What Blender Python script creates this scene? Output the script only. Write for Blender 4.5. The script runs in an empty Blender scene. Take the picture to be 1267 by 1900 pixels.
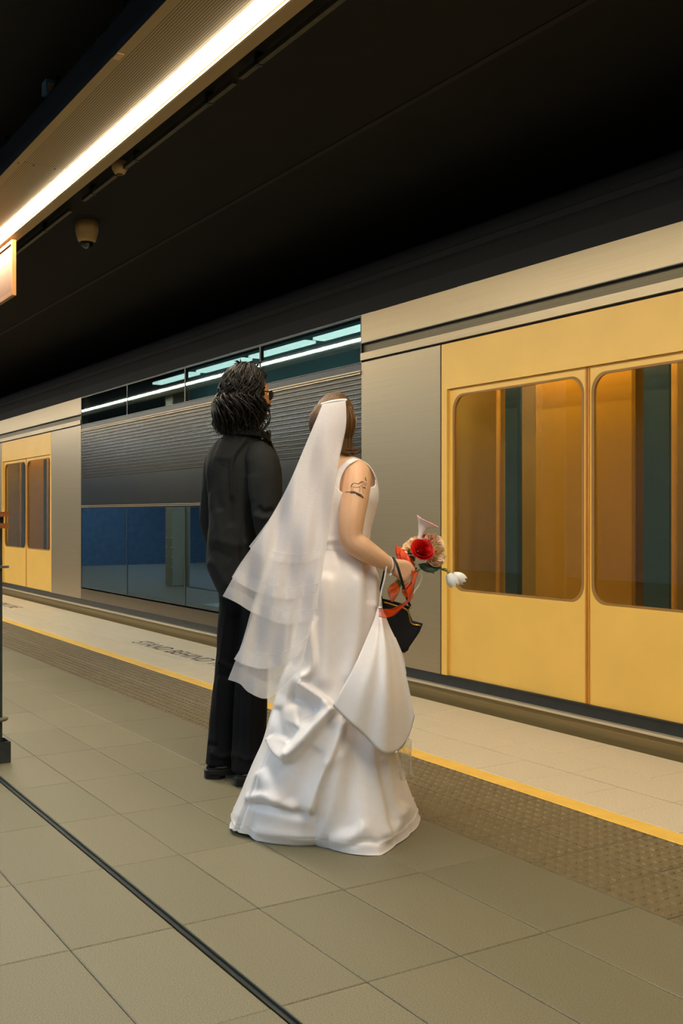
import bpy, bmesh, math, random
import numpy as np
from mathutils import Vector, Matrix, noise
from mathutils.bvhtree import BVHTree
random.seed(7); np.random.seed(7)
S = bpy.context.scene; COL = S.collection
# ---------------------------------------------------------------- camera
F, CX, CY, EYE = 1965.0, 633.5, 955.0, 1.18
TH = math.atan(1226 / F); CC, SS = math.cos(TH), math.sin(TH)
FW = np.array([-CC, SS, 0.]); RT = np.array([SS, CC, 0.]); UP = np.array([0, 0, 1.])
cam = bpy.data.cameras.new('camera'); co = bpy.data.objects.new('camera', cam); COL.objects.link(co)
co.location = (0, 0, EYE); co.rotation_euler = (math.pi / 2, 0, math.atan2(CC, SS))
cam.sensor_fit = 'VERTICAL'; cam.sensor_height = 36; cam.lens = F / 1900 * 36; cam.shift_y = 5 / 1900
cam.clip_start = 0.05; S.camera = co
# ---------------------------------------------------------------- world, exposure, large lights
w = bpy.data.worlds.new('world'); S.world = w; w.use_nodes = True
w.node_tree.nodes['Background'].inputs[0].default_value = (.9, .95, 1, 1)
w.node_tree.nodes['Background'].inputs[1].default_value = 0.012
vs = S.view_settings; vs.view_transform = 'Standard'; vs.look = 'None'; vs.gamma = 1; vs.use_curve_mapping = False
vs.exposure = 0.0
S.cycles.use_denoising = True; S.cycles.max_bounces = 8; S.cycles.transparent_max_bounces = 24
S.cycles.sample_clamp_indirect = 6
STRIP = 92.0        # tube brightness of the platform strip lights
COOL = 95.0         # of the cooler strip over the other half of the platform

# ---------------------------------------------------------------- helpers
def lin(r, g, b):
    return tuple(((x / 255) / 12.92 if x / 255 <= .04045 else ((x / 255 + .055) / 1.055) ** 2.4) for x in (r, g, b)) + (1,)

def P(px, py, d):                     # point seen at pixel (px, py) at distance d along the view axis
    return np.array([0, 0, EYE]) + FW * d + RT * ((px - CX) / F * d) + UP * (-(py - CY) / F * d)
def G(px, py, z=0):                   # the same on the level z
    return P(px, py, F * (EYE - z) / (py - CY))
def PROJ(V):
    V = np.asarray(V); d = V[..., :3] @ FW; r = V[..., :3] @ RT
    return CX + F * r / d, CY + F * (EYE - V[..., 2]) / d, d

def mat(name, col, rough=.6, metal=0., nscale=0, namt=0., bump=0., bscale=60, stretch=None, spec=.5, sheen=0, emit=None, estr=0, coat=0, detail=4, col2=None):
    m = bpy.data.materials.new(name); m.use_nodes = True; nt = m.node_tree; b = nt.nodes['Principled BSDF']
    b.inputs['Base Color'].default_value = col; b.inputs['Roughness'].default_value = rough
    b.inputs['Metallic'].default_value = metal; b.inputs['Specular IOR Level'].default_value = spec
    if sheen: b.inputs['Sheen Weight'].default_value = sheen
    if coat: b.inputs['Coat Weight'].default_value = coat; b.inputs['Coat Roughness'].default_value = .1
    if emit: b.inputs['Emission Color'].default_value = emit; b.inputs['Emission Strength'].default_value = estr
    if nscale or bump:
        tc = nt.nodes.new('ShaderNodeTexCoord'); mp = nt.nodes.new('ShaderNodeMapping')
        nt.links.new(tc.outputs['Object'], mp.inputs[0])
        if stretch: mp.inputs['Scale'].default_value = stretch
    if nscale:
        n = nt.nodes.new('ShaderNodeTexNoise'); n.inputs['Scale'].default_value = nscale; n.inputs['Detail'].default_value = detail
        nt.links.new(mp.outputs[0], n.inputs['Vector'])
        r = nt.nodes.new('ShaderNodeValToRGB'); r.color_ramp.elements[0].position = .3; r.color_ramp.elements[1].position = .7
        c2 = col2 or tuple(min(1, c * (1 + namt)) for c in col[:3]) + (1,)
        r.color_ramp.elements[0].color = tuple(c * (1 - namt) for c in col[:3]) + (1,); r.color_ramp.elements[1].color = c2
        nt.links.new(n.outputs[0], r.inputs[0]); nt.links.new(r.outputs[0], b.inputs['Base Color'])
    if bump:
        n2 = nt.nodes.new('ShaderNodeTexNoise'); n2.inputs['Scale'].default_value = bscale; n2.inputs['Detail'].default_value = 3
        nt.links.new(mp.outputs[0], n2.inputs['Vector'])
        bp = nt.nodes.new('ShaderNodeBump'); bp.inputs['Strength'].default_value = bump; bp.inputs['Distance'].default_value = .01
        nt.links.new(n2.outputs[0], bp.inputs['Height']); nt.links.new(bp.outputs[0], b.inputs['Normal'])
    return m

def emis(name, col, s):
    m = bpy.data.materials.new(name); m.use_nodes = True; nt = m.node_tree; nt.nodes.clear()
    o = nt.nodes.new('ShaderNodeOutputMaterial'); e = nt.nodes.new('ShaderNodeEmission')
    e.inputs[0].default_value = col; e.inputs[1].default_value = s; nt.links.new(e.outputs[0], o.inputs[0]); return m

def sheer(name, col, alpha, trans=.5, rough=.6, weave=0):
    m = bpy.data.materials.new(name); m.use_nodes = True; nt = m.node_tree; nt.nodes.clear()
    o = nt.nodes.new('ShaderNodeOutputMaterial'); t = nt.nodes.new('ShaderNodeBsdfTransparent')
    d = nt.nodes.new('ShaderNodeBsdfDiffuse'); tl = nt.nodes.new('ShaderNodeBsdfTranslucent')
    d.inputs[0].default_value = col; tl.inputs[0].default_value = col
    a = nt.nodes.new('ShaderNodeMixShader'); a.inputs[0].default_value = trans
    nt.links.new(d.outputs[0], a.inputs[1]); nt.links.new(tl.outputs[0], a.inputs[2])
    x = nt.nodes.new('ShaderNodeMixShader'); x.inputs[0].default_value = alpha
    nt.links.new(t.outputs[0], x.inputs[1]); nt.links.new(a.outputs[0], x.inputs[2])
    if weave:
        tc = nt.nodes.new('ShaderNodeTexCoord'); n = nt.nodes.new('ShaderNodeTexNoise'); n.inputs['Scale'].default_value = weave
        r = nt.nodes.new('ShaderNodeMapRange'); r.inputs[1].default_value = .3; r.inputs[2].default_value = .7
        r.inputs[3].default_value = alpha * .8; r.inputs[4].default_value = min(1, alpha * 1.2)
        nt.links.new(tc.outputs['Object'], n.inputs['Vector']); nt.links.new(n.outputs[0], r.inputs[0]); nt.links.new(r.outputs[0], x.inputs[0])
    nt.links.new(x.outputs[0], o.inputs[0]); return m

def glass(name, tint, refl, gcol, rough=.02):
    m = bpy.data.materials.new(name); m.use_nodes = True; nt = m.node_tree; nt.nodes.clear()
    o = nt.nodes.new('ShaderNodeOutputMaterial'); t = nt.nodes.new('ShaderNodeBsdfTransparent'); t.inputs[0].default_value = tint
    g = nt.nodes.new('ShaderNodeBsdfGlossy'); g.inputs[0].default_value = gcol; g.inputs['Roughness'].default_value = rough
    fr = nt.nodes.new('ShaderNodeLayerWeight'); pw = nt.nodes.new('ShaderNodeMath'); pw.operation = 'POWER'; pw.inputs[1].default_value = 4
    nt.links.new(fr.outputs['Facing'], pw.inputs[0])
    ad = nt.nodes.new('ShaderNodeMath'); ad.operation = 'MULTIPLY_ADD'; ad.use_clamp = True; ad.inputs[1].default_value = 1 - refl; ad.inputs[2].default_value = refl
    nt.links.new(pw.outputs[0], ad.inputs[0])
    x = nt.nodes.new('ShaderNodeMixShader'); nt.links.new(ad.outputs[0], x.inputs[0])
    nt.links.new(t.outputs[0], x.inputs[1]); nt.links.new(g.outputs[0], x.inputs[2]); nt.links.new(x.outputs[0], o.inputs[0]); return m

ORG = {}
def link(name, me, parent=None, loc=(0, 0, 0)):
    o = bpy.data.objects.new(name, me); COL.objects.link(o); o.location = loc
    if parent is not None: o.parent = parent
    return o
def empty(name, loc, label, cat, group=None):
    o = link(name, None, None, loc); o.empty_display_size = .1; ORG[o.name] = Vector(loc)
    o['label'] = label; o['category'] = cat
    if group: o['group'] = group
    return o
def org(p):
    return ORG.get(p.name, Vector((0, 0, 0))) if p is not None else Vector((0, 0, 0))

class M:
    def __init__(s): s.v = []; s.f = []
    def add(s, V, Fc):
        o = len(s.v); s.v += [tuple(map(float, q)) for q in V]; s.f += [tuple(i + o for i in q) for q in Fc]; return s
    def box(s, x0, x1, y0, y1, z0, z1):
        V = [(x, y, z) for x in (x0, x1) for y in (y0, y1) for z in (z0, z1)]
        return s.add(V, [(0, 1, 3, 2), (4, 6, 7, 5), (0, 4, 5, 1), (2, 3, 7, 6), (0, 2, 6, 4), (1, 5, 7, 3)])
    def obox(s, c, ax, ay, az):           # oriented box: centre and three half-axis vectors
        c, ax, ay, az = map(np.array, (c, ax, ay, az))
        V = [c + i * ax + j * ay + k * az for i in (-1, 1) for j in (-1, 1) for k in (-1, 1)]
        return s.add(V, [(0, 1, 3, 2), (4, 6, 7, 5), (0, 4, 5, 1), (2, 3, 7, 6), (0, 2, 6, 4), (1, 5, 7, 3)])
    def grid(s, A, wrap=False, cap0=False, cap1=False):   # A (rows, n, 3)
        A = np.asarray(A); R, N = A.shape[:2]; Fc = []
        for i in range(R - 1):
            for j in range(N if wrap else N - 1):
                k = (j + 1) % N; Fc.append((i * N + j, i * N + k, (i + 1) * N + k, (i + 1) * N + j))
        V = [tuple(q) for q in A.reshape(-1, 3)]
        if cap0: Fc.append(tuple(range(N - 1, -1, -1)))
        if cap1: Fc.append(tuple(range((R - 1) * N, R * N)))
        return s.add(V, Fc)
    def tube(s, pts, rad, n=8, dense=0, caps=True, flat=None, up=None):
        pts = np.array(pts, float); rad = np.array(rad if hasattr(rad, '__len__') else [rad] * len(pts), float)
        if dense: pts, rad = spline(pts, dense), spline(rad[:, None], dense)[:, 0]
        T = np.gradient(pts, axis=0); T /= np.linalg.norm(T, axis=1)[:, None] + 1e-9
        u = np.array(up if up is not None else ([0, 0, 1.] if abs(T[0][2]) < .9 else [1., 0, 0])); rings = []
        for p, t, r in zip(pts, T, rad):
            if up is not None: u = np.array(up, float)
            u = u - t * (u @ t); u /= np.linalg.norm(u) + 1e-9; v = np.cross(t, u)
            rings.append([p + r * (math.cos(a) * u * (flat or 1) + math.sin(a) * v) for a in np.linspace(0, 2 * math.pi, n, endpoint=False)])
        if caps:
            def shrink(ring, t, r, sg):
                c = np.mean(ring, axis=0); return [[c + (q - c) * k + t * sg * r * h for q in ring] for k, h in ((.75, .6), (.3, .93))]
            a = shrink(rings[0], T[0], rad[0], -1); b = shrink(rings[-1], T[-1], rad[-1], 1)
            rings = [a[1], a[0]] + rings + [b[0], b[1]]
        return s.grid(np.array(rings), True, True, True)
    def ball(s, c, r, n=16, m=10):
        r = np.array(r if hasattr(r, '__len__') else [r] * 3); A = []
        for i in range(m + 1):
            t = math.pi * (i + .02) / (m + .04)
            A.append([np.array(c) + r * np.array([math.sin(t) * math.cos(a), math.sin(t) * math.sin(a), math.cos(t)]) for a in np.linspace(0, 2 * math.pi, n, endpoint=False)])
        return s.grid(np.array(A), True, True, True)
    def lathe(s, c, prof, n=24, axis=None):
        A = [[np.array(c) + np.array([r * math.cos(a), r * math.sin(a), z]) for a in np.linspace(0, 2 * math.pi, n, endpoint=False)] for r, z in prof]
        return s.grid(np.array(A), True, True, True)
    def prism(s, poly, off):              # polygon (3D points) extruded by off
        poly = [np.array(p) for p in poly]; n = len(poly); off = np.array(off)
        V = poly + [p + off for p in poly]
        return s.add(V, [tuple(range(n)), tuple(range(2 * n - 1, n - 1, -1))] + [(i, i + n, (i + 1) % n + n, (i + 1) % n) for i in range(n)])
    def mesh(s, name, m, smooth=False, off=Vector((0, 0, 0))):
        me = bpy.data.meshes.new(name); off = np.array(off)
        me.from_pydata([tuple(np.array(q) - off) for q in s.v], [], s.f); me.update()
        bm = bmesh.new(); bm.from_mesh(me); bmesh.ops.recalc_face_normals(bm, faces=bm.faces); bm.to_mesh(me); bm.free()
        if m: me.materials.append(m)
        if smooth: me.polygons.foreach_set('use_smooth', [True] * len(me.polygons))
        return me
    def build(s, name, m, parent=None, smooth=False, label=None, **kw):
        base = org(parent); o = link(name, s.mesh(name, m, smooth, base), parent); ORG[o.name] = base
        if label: o['label'] = label
        for k, v_ in kw.items(): o[k] = v_
        return o

def spline(pts, dense):
    pts = np.asarray(pts, float); n = len(pts); out = []
    ext = np.vstack([2 * pts[0] - pts[1], pts, 2 * pts[-1] - pts[-2]])
    for i in range(n - 1):
        p0, p1, p2, p3 = ext[i:i + 4]
        for k in range(dense):
            t = k / dense
            out.append(.5 * ((2 * p1) + (p2 - p0) * t + (2 * p0 - 5 * p1 + 4 * p2 - p3) * t * t + (3 * p1 - p0 - 3 * p2 + p3) * t ** 3))
    out.append(pts[-1]); return np.array(out)
def resample(pts, n):
    pts = spline(np.array(pts, float), 12); L = np.r_[0, np.cumsum(np.linalg.norm(np.diff(pts, axis=0), axis=1))]
    t = np.linspace(0, L[-1], n); return np.stack([np.interp(t, L, pts[:, k]) for k in range(pts.shape[1])], 1)

def fuse(name, mb, voxel, iters, m, parent, fac=.5, label=None, post=None):
    me = mb.mesh(name, None); o = link(name + '_raw', me)
    r = o.modifiers.new('r', 'REMESH'); r.mode = 'VOXEL'; r.voxel_size = voxel
    if iters:
        sm = o.modifiers.new('s', 'SMOOTH'); sm.factor = fac; sm.iterations = iters
    dg = bpy.context.evaluated_depsgraph_get(); dg.update()
    new = bpy.data.meshes.new_from_object(o.evaluated_get(dg)); bpy.data.objects.remove(o); bpy.data.meshes.remove(me)
    new.name = name; new.materials.clear(); new.materials.append(m)
    n = len(new.vertices); V = np.empty(n * 3); new.vertices.foreach_get('co', V); V = V.reshape(-1, 3)
    if post is not None:
        N = np.empty(n * 3); new.vertices.foreach_get('normal', N); V = post(V, N.reshape(-1, 3))
    base = org(parent); V = V - np.array(base); new.vertices.foreach_set('co', V.ravel()); new.update()
    new.polygons.foreach_set('use_smooth', [True] * len(new.polygons))
    o = link(name, new, parent); ORG[o.name] = base
    if label: o['label'] = label
    return o

def strokes_disp(V, N, strokes):       # folds: ridges and valleys along lines measured on the cloth's near side
    px, py, d = PROJ(V); fac = np.clip(-(N @ FW) * 1.6 + .15, 0, 1); tot = np.zeros(len(V))
    for pts, wd, amp, *rest in strokes:
        w2 = rest[0] if rest else wd; best = np.full(len(V), 1e9); sg = np.ones(len(V)); tt = np.zeros(len(V))
        q = resample(np.array(pts, float), max(6, 6 * len(pts)))
        for ii, (a, b) in enumerate(zip(q[:-1], q[1:])):
            ab = b - a; L2 = ab @ ab + 1e-9; t = np.clip(((px - a[0]) * ab[0] + (py - a[1]) * ab[1]) / L2, 0, 1)
            dx = px - a[0] - t * ab[0]; dy = py - a[1] - t * ab[1]; ds = np.hypot(dx, dy)
            cr = ab[0] * dy - ab[1] * dx; k = ds < best; best[k] = ds[k]; sg[k] = np.sign(cr[k]); tt[k] = (ii + t[k]) / (len(q) - 1)
        e_ = np.clip(np.minimum(tt, 1 - tt) * 8 + .25, 0, 1); tot += amp * e_ * e_ * (3 - 2 * e_) * np.exp(-(best / np.where(sg > 0, wd, w2)) ** 2)
    return tot * fac

def ringpx(py, xl, xr, d, hd, n=48, pw=1.0):
    a = np.linspace(0, 2 * math.pi, n, endpoint=False); c, s_ = np.cos(a), np.sin(a)
    c = np.sign(c) * abs(c) ** pw; s_ = np.sign(s_) * abs(s_) ** pw
    C0 = P((xl + xr) / 2, py, d); h = (xr - xl) / 2 * d / F
    return C0 + np.outer(c * h, RT) + np.outer(s_ * hd, FW)
def ringtable(tab, rows, n=48, pw=1.0):
    t = np.array(tab, float); t = spline(t, max(2, int(rows / (len(t) - 1))))
    return np.array([ringpx(*r, n=n, pw=pw) for r in t])
# ---------------------------------------------------------------- materials
TILE = mat('platform_stone', lin(138, 132, 111), .55, nscale=220, namt=.22, bump=.05, bscale=300)
TILE2 = mat('pale_stone', lin(208, 193, 164), .5, nscale=120, namt=.12)
GROUT = mat('grout', lin(80, 68, 48), .9, nscale=8, namt=.3)
TACT = mat('tactile_rubber', lin(112, 97, 66), .5, nscale=30, namt=.12)
YEL = mat('yellow_line_paint', lin(238, 190, 84), .5, nscale=12, namt=.06)
CHAN = mat('drain_steel', lin(70, 74, 62), .35, .8, nscale=10, namt=.2)
INK = mat('black_paint', lin(62, 56, 46), .7, nscale=60, namt=.3)
BLACKC = mat('black_ceiling_paint', lin(17, 17, 16), .9, nscale=2, namt=.2)
DARKW = mat('tunnel_concrete', lin(40, 38, 36), .9, nscale=3, namt=.3, bump=.2, bscale=8)
STEEL = mat('train_stainless', lin(170, 153, 122), .36, .55, nscale=6, namt=.05, stretch=(.15, 3, 30), bump=.03, bscale=20)
STEELG = mat('train_polished_band', lin(100, 94, 82), .24, .92, nscale=4, namt=.08, stretch=(.1, 3, 20))
SKIRT = mat('train_sole_bar', lin(150, 128, 84), .45, .5, nscale=5, namt=.1, stretch=(.1, 3, 20))
ROOFM = mat('train_roof_grey', lin(18, 18, 18), .85, 0., nscale=5, namt=.15)
GROOVE = mat('groove_grey', lin(112, 102, 78), .5, .4, nscale=4, namt=.1, stretch=(.1, 3, 20))
DARKT = mat('train_dark_seal', lin(28, 34, 36), .4, nscale=10, namt=.2)
DYEL = mat('door_yellow', lin(236, 190, 92), .42, nscale=3, namt=.04)
ORANGE = mat('inner_door_orange', lin(216, 176, 52), .5, nscale=3, namt=.05)
BLUED = mat('draught_screen_blue', lin(58, 98, 124), .4, nscale=5, namt=.15)
TAN = mat('vestibule_lining', lin(220, 200, 118), .6, nscale=4, namt=.05)
NAVY = mat('saloon_dark', lin(30, 40, 48), .7, nscale=5, namt=.2)
GLASSD = glass('door_glass', lin(235, 225, 205), .06, (.9, .92, .9, 1))
GLASSW = glass('saloon_glass', lin(70, 100, 112), .42, (.45, .72, .95, 1))
GLASSU = glass('upper_saloon_glass', lin(160, 180, 180), .30, (.62, .82, .92, 1))
FIX = mat('fixture_panel', lin(172, 150, 104), .5, .3)
FIXD = mat('fixture_bluish_lit', lin(58, 66, 82), .5, .3, nscale=6, namt=.12)  # bluish light on the housing side is put into its dark colour
LAMP = emis('tube_glow', (1, .88, .68, 1), STRIP)
LAMPC = emis('cool_tube_glow', (.66, .84, 1, 1), COOL)
LAMPT = emis('train_lamp_glow', (1, .95, .85, 1), 9.0)
CREAM = mat('cream_plastic', lin(216, 184, 132), .5, nscale=30, namt=.08)
DOME = mat('smoked_dome', lin(20, 20, 20), .08, coat=1)
GALV = mat('galvanised_conduit', lin(88, 84, 66), .5, .4, nscale=20, namt=.15)
SIGNF = mat('sign_face_cream', lin(128, 84, 44), .6, nscale=9, namt=.08)
SIGNE = mat('sign_edge_orange', lin(150, 98, 36), .5, nscale=12, namt=.08)
PAINTD = mat('dark_green_iron', lin(48, 54, 50), .45, .3, nscale=25, namt=.25, bump=.1, bscale=40)
WOODR = mat('varnished_timber', lin(150, 84, 30), .4, nscale=14, namt=.35, stretch=(8, 1, 8))
RUST = mat('worn_iron_ring', lin(104, 98, 78), .6, .4, nscale=30, namt=.3)
COLM = mat('painted_column', lin(150, 146, 128), .55, nscale=9, namt=.08)
SKIN = mat('skin', lin(226, 178, 138), .5, nscale=12, namt=.05, bump=.02, bscale=200)
SKIN2 = mat('skin_olive', lin(200, 140, 92), .5, nscale=12, namt=.06)
SATIN = mat('ivory_satin', lin(245, 236, 232), .30, nscale=40, namt=.015, spec=.45, sheen=.3)
TULLE = sheer('tulle', (.95, .91, .90, 1), .50, .5, weave=900)
TULLEH = sheer('tulle_ribbon_hem', (.94, .91, .9, 1), .22, .5)
LACEW = mat('white_ribbon', lin(238, 232, 226), .5, nscale=50, namt=.03)
HAIRB = mat('brown_hair', lin(92, 62, 30), .42, nscale=8, namt=.55, stretch=(30, 30, 1.5), spec=.3, bump=.3, bscale=30)
HAIRG = mat('black_hair', lin(24, 17, 10), .45, nscale=10, namt=.5, stretch=(20, 20, 2), spec=.22)
SUIT = mat('black_wool_suit', lin(35, 35, 33), .8, nscale=200, namt=.15, spec=.15)
TROUS = mat('black_wool_trousers', lin(12, 12, 14), .85, nscale=200, namt=.12, spec=.15)
SHOE = mat('black_leather', lin(8, 9, 12), .16, nscale=30, namt=.1, coat=.6)
WELT = mat('shoe_welt', lin(60, 62, 60), .5, nscale=30, namt=.1)
EYEW = mat('eye', lin(230, 226, 218), .2, nscale=5, namt=.02); IRIS = mat('iris', lin(52, 34, 20), .2, nscale=30, namt=.2)
LIP = mat('lip', lin(176, 92, 80), .45, nscale=30, namt=.05)
BLKF = mat('black_frame', lin(16, 16, 16), .25, nscale=20, namt=.1)
LENS = glass('sunglass_lens', lin(60, 80, 110), .15, (.6, .75, 1, 1))
ROSE = mat('red_rose', lin(214, 24, 14), .5, nscale=20, namt=.15)
PEACH = mat('peach_carnation', lin(255, 214, 172), .6, nscale=25, namt=.08)
CALLA = mat('calla_white', lin(252, 245, 238), .45, nscale=14, namt=.04)
CALLAP = mat('calla_pink', lin(226, 164, 160), .45, nscale=14, namt=.08)
TULIP = mat('tulip_white', lin(248, 246, 240), .5, nscale=14, namt=.03)
STEM = mat('flower_stem', lin(138, 146, 78), .5, nscale=20, namt=.15)
LEAF = mat('dark_leaf', lin(46, 70, 46), .45, nscale=20, namt=.25)
ORIB = sheer('orange_organza', lin(240, 84, 16), .72, .5)
ORED = mat('orange_lace', lin(226, 72, 16), .5, nscale=60, namt=.3, bump=.6, bscale=120)
OEDGE = mat('ribbon_wire_edge', lin(110, 26, 6), .5, nscale=30, namt=.1)
BAGM = mat('black_suede', lin(17, 16, 16), .85, nscale=120, namt=.2, bump=.1, bscale=200)
GOLD = mat('gold_clasp', lin(208, 164, 74), .3, .9, nscale=30, namt=.1)
STRAPM = mat('black_strap', lin(18, 18, 24), .6, nscale=60, namt=.1)
BRASS = mat('tattoo_ink', lin(84, 66, 58), .7, nscale=80, namt=.2)
BTIE = mat('black_satin', lin(14, 14, 15), .35, nscale=30, namt=.1)
SHIRT = mat('white_shirt', lin(224, 214, 196), .6, nscale=60, namt=.03)
REDM = mat('red_tape', lin(120, 30, 20), .5, nscale=20, namt=.1)
BLUEB = mat('pale_blue_plastic', lin(120, 160, 196), .5, nscale=20, namt=.05)

for m_, r_ in ((PEACH, (1, .5, .3)), (ROSE, (1, .1, .1)), (TULIP, (1, 1, 1)), (CALLA, (1, .9, .9)), (SKIN, (1, .4, .2)), (SKIN2, (1, .4, .2))):
    b_ = m_.node_tree.nodes['Principled BSDF']; b_.inputs['Subsurface Weight'].default_value = .35; b_.inputs['Subsurface Radius'].default_value = r_; b_.inputs['Subsurface Scale'].default_value = .012
def perforate(m, pitch=.0075):         # rows of small punched holes running along the panel
    nt = m.node_tree; b = nt.nodes['Principled BSDF']; tc = nt.nodes.new('ShaderNodeTexCoord')
    sp = nt.nodes.new('ShaderNodeSeparateXYZ'); nt.links.new(tc.outputs['Object'], sp.inputs[0])
    def wave(out, p):
        a = nt.nodes.new('ShaderNodeMath'); a.operation = 'MULTIPLY'; a.inputs[1].default_value = 2 * math.pi / p
        c = nt.nodes.new('ShaderNodeMath'); c.operation = 'SINE'; nt.links.new(out, a.inputs[0]); nt.links.new(a.outputs[0], c.inputs[0]); return c
    wy = wave(sp.outputs[1], pitch * 1.6); wx = wave(sp.outputs[0], pitch * 1.3)
    mx = nt.nodes.new('ShaderNodeMath'); mx.operation = 'MULTIPLY_ADD'; mx.inputs[1].default_value = .35
    nt.links.new(wx.outputs[0], mx.inputs[0]); nt.links.new(wy.outputs[0], mx.inputs[2])
    r = nt.nodes.new('ShaderNodeMapRange'); r.inputs[1].default_value = .1; r.inputs[2].default_value = .7
    nt.links.new(mx.outputs[0], r.inputs[0]); cx = nt.nodes.new('ShaderNodeMixRGB')
    cx.inputs[1].default_value = b.inputs['Base Color'].default_value; cx.inputs[2].default_value = lin(92, 76, 46)
    nt.links.new(r.outputs[0], cx.inputs[0]); nt.links.new(cx.outputs[0], b.inputs['Base Color'])
PERF = mat('perforated_soffit', lin(176, 154, 108), .5, .2); perforate(PERF)

# ---------------------------------------------------------------- floor
YE = 4.05                                # platform edge
fl = M().box(-24, 6, -6, 4.045, -1.1, -.008).build('floor', mat('floor_bed', lin(84, 70, 44), .7, nscale=5, namt=.15)); fl['kind'] = 'structure'
def tilemesh(name, lx, ly, m, ch=.003, dots=None):
    mb = M(); x, y, t = lx / 2, ly / 2, .008
    A = [[(-x, -y), (x, -y), (x, y), (-x, y)], [(-x, -y), (x, -y), (x, y), (-x, y)], [(-x + ch, -y + ch), (x - ch, -y + ch), (x - ch, y - ch), (-x + ch, y - ch)]]
    mb.grid(np.array([[(*q, z) for q in r] for r, z in zip(A, (-t, -ch * .7, 0))]), True, False, True)
    if dots:
        for i in range(dots):
            for j in range(dots):
                px_, py_ = (i + .5) / dots * lx - x, (j + .5) / dots * ly - y; o = []
                for r, z in ((.0165, 0), (.0125, .0045), (.0105, .005)):
                    o.append([(px_ + r * math.cos(a), py_ + r * math.sin(a), z) for a in np.linspace(0, 2 * math.pi, 8, endpoint=False)])
                mb.grid(np.array(o), True, False, True)
    return mb.mesh(name, m)
def lay(name, me, x, y, jit=.0):
    o = link(name, me, fl, (x, y, random.uniform(-jit, 0))); return o
G4 = .0028
rows = [(-.903, -.603), (-.603, -.303), (-.303, -.003), (-.003, .297), (.297, .597), (.597, .897), (.897, 1.198), (1.224, 1.472), (1.472, 1.772), (1.772, 2.073), (2.073, 2.443)]
JX = [-2.236 - .59 * k for k in range(-4, 26)]
shades = [mat('platform_stone_%s' % n, lin(*c), .55, nscale=260, namt=.34, detail=6) for n, c in (('a', (118, 109, 83)), ('b', (115, 107, 81)), ('c', (121, 112, 86)))]
for y0, y1 in rows:
    mes = [tilemesh('paving_tile', .59 - G4, y1 - y0 - G4, m) for m in shades]
    for xj in JX:
        if xj - .59 < -max(4.0 * y1 + 3.2, 8.6) or xj > (.6 if y0 > .5 else -.2): continue
        lay('paving_tile', random.choice(mes), xj - .295, (y0 + y1) / 2, .0012)
# slot drain
dr = M().box(-16, 2, 1.1990, 1.2035, -.008, .001).build('drain_channel', CHAN, fl)
M().box(-16, 2, 1.2185, 1.2230, -.008, .001).build('drain_lip', CHAN, dr)
M().box(-16, 2, 1.2035, 1.2185, -.0085, -.006).build('drain_slot', DARKT, dr)
tm = tilemesh('tactile_tile', .2945 - .0025, .2945, TACT, .002, dots=6)
for k in range(52):
    for y in (2.5915, 2.8885): lay('tactile_tile', tm, -.2 - .295 * k, y, .0006)
ym = tilemesh('yellow_strip', .59 - .003, .098, YEL, .002)
for k in range(30): lay('yellow_strip', ym, -.2 - .59 * k, 3.087)
e1 = tilemesh('edge_tile', .295 - .003, .307, TILE2, .002)
for k in range(60): lay('edge_tile', e1, -.16 - .295 * k, 3.2935, .0008)
e2 = tilemesh('coping_tile', .59 - .003, .222, TILE2, .002); e3 = tilemesh('coping_tile', .59 - .003, .36, TILE2, .002)
for k in range(30):
    lay('coping_tile', e2, -.31 - .59 * k, 3.568, .0006); lay('coping_tile', e3, -.05 - .59 * k, 3.864, .0006)
M().box(-24, 2, 3.449, 3.455, -.008, -.0055).build('joint_strip', DARKT, fl)
def lettering(txt, x_end=None, x0=None):
    cu = bpy.data.curves.new('lettering', 'FONT'); cu.body = txt; cu.size = .235; cu.space_character = 1.02; cu.extrude = .0003
    o = bpy.data.objects.new('lt', cu); COL.objects.link(o); dg = bpy.context.evaluated_depsgraph_get(); dg.update()
    me = bpy.data.meshes.new_from_object(o.evaluated_get(dg)); wdt = max(v.co.x for v in me.vertices)
    bpy.data.objects.remove(o); me.materials.clear(); me.materials.append(INK)
    k = .92
    for v in me.vertices: v.co.x *= k
    l = link('lettering', me, fl, ((x0 if x0 is not None else x_end - wdt * k), 3.535, .0006)); l['label'] = 'dark painted safety words on pale tiles'
lettering('STAND BEHIND THE YELLOW LINE', x0=-9.36); lettering('STAND BEHIND THE YELLOW LINE', x_end=-13.55)

# ---------------------------------------------------------------- shell
def struct(name, mb, m): o = mb.build(name, m); o['kind'] = 'structure'; return o
ZC = 3.5
ce = struct('ceiling', M().box(-30, 8, -6, 8.2, ZC, ZC + .3), BLACKC)
for y in (3.48,): M().box(-30, 8, y - .02, y + .02, ZC - .006, ZC).build('ceiling_rail', mat('ceiling_rail_paint', lin(30, 29, 27), .7, nscale=6, namt=.1), ce)
struct('wall_far', M().box(-30, 8, 8.0, 8.2, -1.2, ZC), DARKW)
struct('wall_back', M().box(-30, 8, -6.2, -6.0, -.01, ZC), mat('back_wall_tile', lin(112, 130, 146), .4, nscale=6, namt=.15))
struct('wall_end', M().box(-30.2, -30, -6.2, 8.2, -1.2, ZC), mat('end_wall_tile', lin(112, 130, 146), .5, nscale=6, namt=.15))
struct('wall_near', M().box(8, 8.2, -6.2, 8.2, -1.2, ZC), DARKW)
struct('trim_1', M().box(-30, 8, 4.045, 8.0, -1.3, -1.1), mat('track_ballast', lin(40, 36, 32), .95, nscale=30, namt=.4, bump=1, bscale=25))
struct('trim_2', M().box(-24, 6, 3.99, YE, -.35, -.008), mat('coping_edge', lin(120, 104, 72), .7, nscale=12, namt=.15))

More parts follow.
